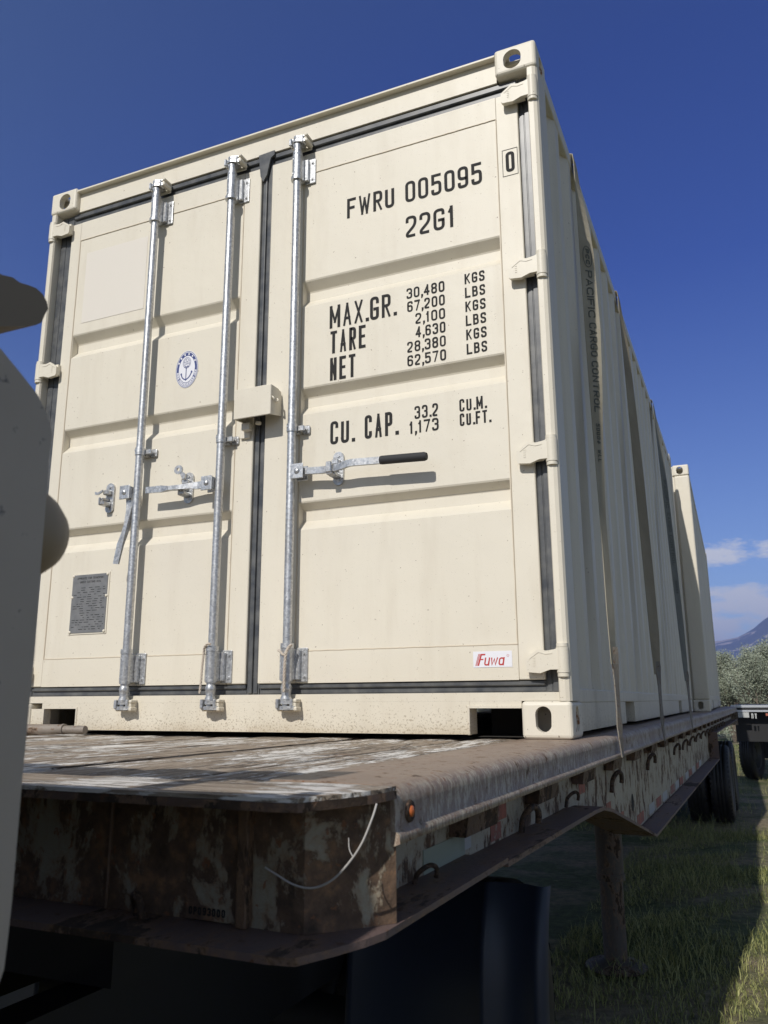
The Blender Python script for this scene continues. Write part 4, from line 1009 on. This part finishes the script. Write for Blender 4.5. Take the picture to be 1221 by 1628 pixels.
# wheels
def wheel_mesh(r=0.505, w=0.27, dual=False):
    b = MB(); h = w/2
    prof = [(-h*.80, r*.60), (-h*.98, r*.70), (-h, r*.83), (-h*.90, r*.94), (-h*.74, r*.985), (-h*.58, r*.998), (-h*.36, r), (-h*.34, r*.975), (-h*.30, r*.975), (-h*.28, r), (-h*.05, r), (-h*.03, r*.975), (h*.03, r*.975), (h*.05, r), (h*.28, r), (h*.30, r*.975), (h*.34, r*.975), (h*.36, r), (h*.58, r*.998), (h*.74, r*.985), (h*.90, r*.94), (h, r*.83), (h*.98, r*.70), (h*.80, r*.60)]
    b.lathe((0, 0, 0), (1, 0, 0), prof, 56)
    for k in range(48):
        t = 2*math.pi*k/48
        for s in (-1, 1):
            c = Vector((s*h*.78, math.cos(t)*r*.962, math.sin(t)*r*.962))
            b._add([c+Vector((dx, -math.sin(t)*dt+math.cos(t)*dr, math.cos(t)*dt+math.sin(t)*dr)) for dx, dt, dr in ((-.018, -.016, .012), (.016, -.016, .004), (.016, .016, .004), (-.018, .016, .012))], [(0, 1, 2, 3)])
    return b
def rim_mesh(r=0.505, w=0.27):
    b = MB(); h = w/2
    b.lathe((0, 0, 0), (1, 0, 0), [(h*.80, r*.60), (h*.86, r*.58), (h*.70, r*.54), (h*.2, r*.50), (h*.0, r*.36), (h*.5, r*.20), (h*.55, r*.0)], 36)
    for k in range(10):
        t = 2*math.pi*k/10; b.cyl((0.0, math.cos(t)*r*.3, math.sin(t)*r*.3), (h*.55, math.cos(t)*r*.3, math.sin(t)*r*.3), 0.014, n=8)
    return b
tyre0 = wheel_mesh().build('tyre', tyre_m); rim0 = rim_mesh().build('rim', rim_m)
TM, RM = tyre0.data, rim0.data; bpy.data.objects.remove(tyre0); bpy.data.objects.remove(rim0)
def wheel(parent, loc, flip, rz=0.0, name='wheel'):
    o = bpy.data.objects.new(name, TM); COL.objects.link(o); o.parent = parent; o.location = loc
    o.rotation_euler = (random.uniform(0, 1), 0, rz+(math.pi if flip else 0))
    r_ = bpy.data.objects.new('rim', RM); COL.objects.link(r_); r_.parent = o
    return o
ZG = -1.50
for v in (9.9, 11.2):
    for u, f in ((2.26, 0), (1.96, 1), (0.18, 1), (0.48, 0)): wheel(T, (u, v, ZG+0.505), f)
    b = MB(); b.cyl((0.2, v, ZG+.505), (2.24, v, ZG+.505), 0.06, n=14); b.box(0.5, 0.62, v-.5, v+.5, -0.75, -0.55); b.box(1.82, 1.94, v-.5, v+.5, -0.75, -0.55); b.build('axle', blk, T)
b = MB(); b.box(2.30, 2.44, VE, VE+0.03, -0.30, -0.005); b.box(0.0, 2.44, VE, VE+.05, -0.2, -0.01); b.build('rear_bumper', rail_m, T)
# loose white cable on the nose
b = MB(); b.tube(bez([(2.300, -1.572, -0.108), (2.318, -1.575, -0.114), (2.348, -1.575, -0.126), (2.378, -1.575, -0.128), (2.407, -1.575, -0.116), (2.431, -1.572, -0.093), (2.449, -1.568, -0.067), (2.461, -1.560, -0.035), (2.463, -1.55, -0.018)], 7), 0.0015, 8)
b.tube(bez([(2.437, -1.57, -0.086), (2.430, -1.568, -0.076), (2.428, -1.566, -0.062)], 4), 0.0008, 6)
b.build('cable', wire_m, None, label='thin white cable looped across the rusty nose of the flatbed', cat='cable')

# ------------------------------------------------------------------ tractor unit under the nose
K = empty('tractor_unit', (1.2, -2.0, ZG), label='speckled grey tractor unit at the left edge with tyres under the flatbed nose', cat='truck')
def kl(o): return o
KI = Matrix.Translation((-1.2, 2.0, -ZG))
edge = [(-2.140, .438), (-2.116, .424), (-2.092, .409), (-2.078, .393), (-2.072, .382), (-2.070, .373), (-2.0715, .350), (-2.070, .331), (-2.070, .317), (-2.069, .227), (-2.067, .164), (-2.0675, .125), (-2.068, .048), (-2.067, -.045), (-2.068, -.079), (-2.069, -.099), (-2.074, -.112), (-2.10, -.13)]
side = [(y, z) for y, z in edge]+[(-4.2, -.13), (-4.2, .30), (-3.9, .43), (-3.2, .70), (-2.34, .54), (-2.22, .47)]
b = MB(); b.prism(side, 0, 2.325, 2.35); b.build('cab_side', cab_m, K, mw=KI)
b = MB(); inner = [(-4.2, -.13), (-4.2, .60), (-3.2, .66), (-2.30, .535), (-2.20, .455), (-2.09, .368), (-2.088, .30), (-2.088, -.08), (-2.12, -.13)]  # unseen body, top outline shaped to shade the trailer nose
b.prism(inner, 0, 0.06, 2.324); b.build('cab', blk, K, mw=KI)
b = MB(); b.prism([(y-0.02 if y > -2.2 else y, z-.004) for y, z in side], 0, 0.035, 0.059); b.build('cab_side', cab_m, K, mw=KI)
b = MB()   # dome behind the cab edge
b.lathe((2.296, -2.075, 0.286), (0, 1, 0), [(0, .053), (.022, .051), (.042, .044), (.058, .034), (.070, .021), (.076, .009), (.0775, .0)], 28)
b.build('round_housing', cabol, K, mw=KI)
b = MB(); pts = [(-0.4, .545), (2.2, .538), (2.262, .541), (2.285, .545), (2.30, .548)]
bp = [(-2.115, .540), (-2.105, .541), (-2.093, .5445), (-2.083, .5435), (-2.072, .546), (-2.062, .5475), (-2.053, .545), (-2.0465, .539), (-2.044, .532), (-2.0475, .524), (-2.051, .513), (-2.058, .507), (-2.066, .5035), (-2.075, .498), (-2.086, .493), (-2.10, .487), (-2.115, .482), (-2.135, .49), (-2.14, .52)]
b.prism([(-2.633+(y+2.633)*1.077, .1203+(z-.1203)*1.077) for y, z in bp], 0, 0.15, 2.25)
for u in (0.3, 2.05): b.box(u, u+.04, -2.13, -2.02, 0.40, 0.56)
b.box(0.3, 0.34, -2.4, -2.1, 0.50, 0.54); b.box(2.05, 2.09, -2.4, -2.1, 0.50, 0.54)
b.build('roof_bar', cabdk, K, mw=KI)
b = MB(); b.box(0.3, 2.32, -4.4, -2.45, -1.15, -0.132); b.box(0.75, 0.85, -3.8, 1.0, -0.72, -0.45); b.box(1.58, 1.68, -3.8, 1.0, -0.72, -0.45); b.box(0.7, 1.72, -1.2, 0.0, -0.44, -0.31); b.cyl((0.3, -0.1, -.845), (2.15, -0.1, -.845), .08, n=14)  # first box: unseen lower body, placed to keep sun from under the trailer
b.build('chassis', blk, K, mw=KI)
for u, f in ((2.03, 0), (1.72, 1), (0.30, 1), (0.62, 0)): wheel(K, (u-1.2, 0.33+2.0, 0.505), f)
for side_ in (0, 1):
    b = MB(); prof = [(-0.30, -1.15), (-0.305, -0.95), (-0.30, -0.78), (-0.29, -0.64), (-0.275, -0.54), (-0.25, -0.465), (-0.225, -0.415), (-0.205, -0.385)]
    xs_ = [(1.80, .0), (1.808, -.012), (1.822, -.002), (2.19, -.002), (2.204, -.016), (2.222, -.018), (2.236, -.002), (2.33, -.002), (2.352, -.016), (2.372, -.020), (2.386, -.006), (2.39, .012)]
    if side_: xs_ = [(2.44-a, c) for a, c in xs_[::-1]]
    b.sheet([[(x, y+d, z) for x, d in xs_] for y, z in prof], True); b.build('mudguard', guard_m, K, mw=KI)

# ------------------------------------------------------------------ parked trailer beyond
F = empty('flatbed_trailer', (2.60, 15.4, ZG), 0, label='parked flatbed trailer beyond, bright aluminium edge and wheels in deep shade', cat='trailer')
b = MB(); b.box(0, 3.4, 0, 0.05, 1.460, 1.510, 0.004, 1); b.box(0, 3.4, 0.0, 0.04, 1.375, 1.412, 0.004, 1); b.build('edge_rail', alu, F)
b = MB(); b.box(0.01, 3.38, 0.012, 0.03, 1.412, 1.460); b.box(0.02, 3.38, 0.05, 6.0, 1.380, 1.495); b.box(0.05, 3.3, 0.3, 0.36, 0.80, 1.370); b.box(0.1, 3.2, 0.5, 5.5, 1.10, 1.25); b.build('frame', blk, F)
b = MB(); b.box(0.06, 3.3, 3.2, 3.26, 0.30, 1.370); b.build('rear_panel', blk, F)
for x, f in ((0.30, 0), (2.9, 0)): wheel(F, (x, 1.300, 0.505), f, -0.27)
b = MB(); b.box(0.12, 0.32, -0.02, 0.0, 1.270, 1.370); text(b, 'BY', 0.36, 0.46, 1.250, 0.10, 0.022, lambda x, z, k: (x, -0.01-0.0002*k, z)); b.build('tag', tape_w, F)
b = MB(); 
for x in (0.20, 0.62, 0.75, 1.1): b.box(x, x+0.07, -0.012, 0.0, 1.300, 1.350, .004, 1)
b.build('faded_tags', tape_r, F)

# ------------------------------------------------------------------ ground, grass
b = MB()
n = 70; ext = [-9000]+list(np.linspace(-40, 120, 81))+[9000]; exy = [-3000]+list(np.linspace(-30, 130, 81))+[9000]
rows = []
for y in exy:
    rows.append([(x, y, ZG-0.012+(0.018*math.sin(x*1.3+y*.7)*math.sin(y*0.9-x*.4) if abs(x) < 60 and y < 100 else 0)) for x in ext])
b.sheet(rows, True); g = b.build('ground', ground_m, None, kind='structure')
def blades(name, n, xs, ys, hs, dens):
    V, Fc = [], []; k = 0
    while k < n:
        y = ys[0]+(ys[1]-ys[0])*rng.random()**dens; x = xs[0]+(xs[1]-xs[0])*rng.random()
        fld = math.sin(x*3.1+1)+math.sin(y*2.3)+math.sin(x*7.7-y*5.1)*.8
        if fld < -0.35 and rng.random() < 0.88: k += 1; continue
        h = hs*(0.25+rng.random()**3*2.1)*(1.0+0.5*max(0, fld-.6)); h = h*2.6 if rng.random() < 0.006 else h; a = rng.random()*6.283; w = 0.002+0.0015*rng.random(); ln = h*(0.2+0.7*rng.random()); c, s_ = math.cos(a), math.sin(a); t = rng.random()*6.28
        lx, ly = math.cos(t)*ln, math.sin(t)*ln; z = ZG-0.015; i = len(V)
        V += [(x-c*w, y-s_*w, z), (x+c*w, y+s_*w, z), (x+lx*.35+c*w*.8, y+ly*.35+s_*w*.8, z+h*.6), (x+lx*.35-c*w*.8, y+ly*.35-s_*w*.8, z+h*.6), (x+lx, y+ly, z+h)]
        Fc += [(i, i+1, i+2, i+3), (i+3, i+2, i+4)]; k += 1
    me = bpy.data.meshes.new(name); me.from_pydata(V, [], Fc); me.materials.append(grass_m)
    o = bpy.data.objects.new(name, me); COL.objects.link(o); props(o, 'short sparse grass, dry and green, covering the dirt beside the flatbed', 'grass', None, 'stuff'); return o
GR = MB(); 
gA = blades('grass', 70000, (1.6, 4.6), (0.8, 9.0), 0.036, 1.2)
gB = blades('grass', 40000, (0.5, 9.0), (8.5, 30.0), 0.07, 1.2)
# one object: append the farther blades to the nearer ones
bmj = bmesh.new(); bmj.from_mesh(gA.data); bmj.from_mesh(gB.data); bmj.to_mesh(gA.data); bmj.free(); bpy.data.objects.remove(gB); GR.bm.free()

# ------------------------------------------------------------------ trees
def tree(x, y, h, wd, mt, lab, seed, nleaf=9000):
    r = np.random.default_rng(seed); e = empty('tree', (x, y, ZG), label=lab, cat='tree', group='shrubby trees behind the parked trailer')
    tips = []; b = MB()
    def grow(p, d, L, rad, lev):
        q = [p]; dd = d.copy()
        for k in range(4):
            dd = (dd+Vector(r.normal(0, .16, 3))+Vector((0, 0, .03))).normalized(); q.append(q[-1]+dd*L/4)
        b.tube(q, [rad*(1-.12*k) for k in range(5)], 6)
        tips.append((q[-1], lev)); tips.append((q[2], lev))
        if lev < 3:
            for k in range(4 if lev else 5):
                a = r.random()*6.283; sp_ = .75 if lev else .6
                nd = (dd+Vector((math.cos(a)*sp_, math.sin(a)*sp_, r.uniform(-.15, .45)))).normalized()
                grow(q[2+int(r.integers(0, 3))], nd, L*r.uniform(.55, .8), rad*.55, lev+1)
    for k in range(3):
        a = k*2.1+r.random(); grow(Vector((0, 0, 0)), Vector((math.cos(a)*.45, math.sin(a)*.45, 1)).normalized(), h*.38, .09, 0)
    tk = b.build('trunk', bark, e)
    T_ = [t for t, l in tips if l >= 1]; zs = max(t.z for t in T_); sx = max(abs(t.x) for t in T_)
    kx, kz = wd/2/sx*0.85, h*0.93/zs
    for v in tk.data.vertices: v.co.x *= kx; v.co.y *= kx; v.co.z *= kz
    T_ = [Vector((t.x*kx, t.y*kx, t.z*kz)) for t in T_]
    for k in range(30):   # low skirt foliage
        a = r.random()*6.28; T_.append(Vector((math.cos(a)*wd*.36*r.random()**.5, math.sin(a)*wd*.36*r.random()**.5, h*r.uniform(.08, .35))))
    V, Fc = [], []
    cl = r.integers(0, len(T_), nleaf)
    for c in cl:
        p = T_[c]+Vector(r.normal(0, .10, 3))*(h/4)
        p.z = max(p.z, 0.1)
        d = Vector(r.normal(0, 1, 3)).normalized(); s_ = d.orthogonal().normalized(); L = r.uniform(.035, .075); w = L*.26; i = len(V)
        V += [p-d*L*.5, p+s_*w, p+d*L*.6, p-s_*w]; Fc.append((i, i+1, i+2, i+3))
    me = bpy.data.meshes.new('crown'); me.from_pydata([tuple(v) for v in V], [], Fc); me.materials.append(mt)
    o = bpy.data.objects.new('crown', me); COL.objects.link(o); o.parent = e
tree(2.3, 33, 3.7, 3.6, leaf1, 'low silvery tree directly right of the far container end', 3, 32000)
tree(3.65, 31.5, 4.2, 3.0, leaf1, 'tallest silvery tree, beside the right edge of the photo', 5, 34000)
tree(1.3, 37, 3.9, 3.4, leaf2, 'greener tree partly behind the far container end', 8, 22000)
tree(6.8, 34, 4.6, 4.2, leaf1, 'silvery tree farther right, outside the photo', 12, 16000)
tree(3.0, 38, 4.0, 4.4, leaf1, 'dull tree filling the gap behind the silvery ones', 15, 24000)

# ------------------------------------------------------------------ mountains
def ridge(name, yc, pts, depth, seed, mt):
    r = np.random.default_rng(seed); xs = np.linspace(pts[0][0], pts[-1][0], 150)
    hx = np.interp(xs, [p[0] for p in pts], [p[1] for p in pts])
    ph = r.random((8, 2))*6.28
    for k in range(8): hx = hx+math.pow(.6, k)*7*np.sin(xs/ (180/1.9**k)+ph[k, 0])
    rows = []; nr = 26
    for j in range(nr+1):
        t = j/nr; y = yc-depth+depth*t; row = []
        for i, x in enumerate(xs):
            z = ZG-2+(hx[i]+2)*t**1.15
            rough = 26*math.sin(t*math.pi)*(math.sin(x/70+math.sin(y/90+ph[0, 1])*2)+.6*math.sin(x/31+y/60+ph[1, 1])+.4*math.sin(x/14-y/33))
            row.append((x, y+rough*2, max(z+rough, ZG-2) if j < nr else hx[i]))
        rows.append(row)
    rows.append([(x, yc+900, -5) for x in xs])
    b = MB(); b.sheet(rows, True); b.build(name, mt, None, kind='structure')
ridge('mountains', 4000, [(-2600, 180), (-1500, 240), (-600, 275), (-300, 262), (-104, 262), (-60, 268), (3, 284), (50, 306), (80, 330), (115, 352), (170, 372), (260, 380), (420, 340), (700, 300), (1500, 230), (2600, 180)], 1500, 4, mount_m)

# ------------------------------------------------------------------ air
HAZE = True
if HAZE:
    hz_m = bpy.data.materials.new('pale_air'); hz_m.use_nodes = True; t = hz_m.node_tree; t.nodes.clear()
    o_ = N(t, 'ShaderNodeOutputMaterial'); pv = N(t, 'ShaderNodeVolumePrincipled'); pv.inputs['Density'].default_value = 0.00022; pv.inputs['Color'].default_value = (0.34, 0.46, 0.98, 1); pv.inputs['Anisotropy'].default_value = 0.0
    t.links.new(pv.outputs[0], o_.inputs['Volume'])
    b = MB(); b.box(-9500, 9500, -3500, 9500, ZG-8, 460); b.build('haze', hz_m, None, kind='stuff')
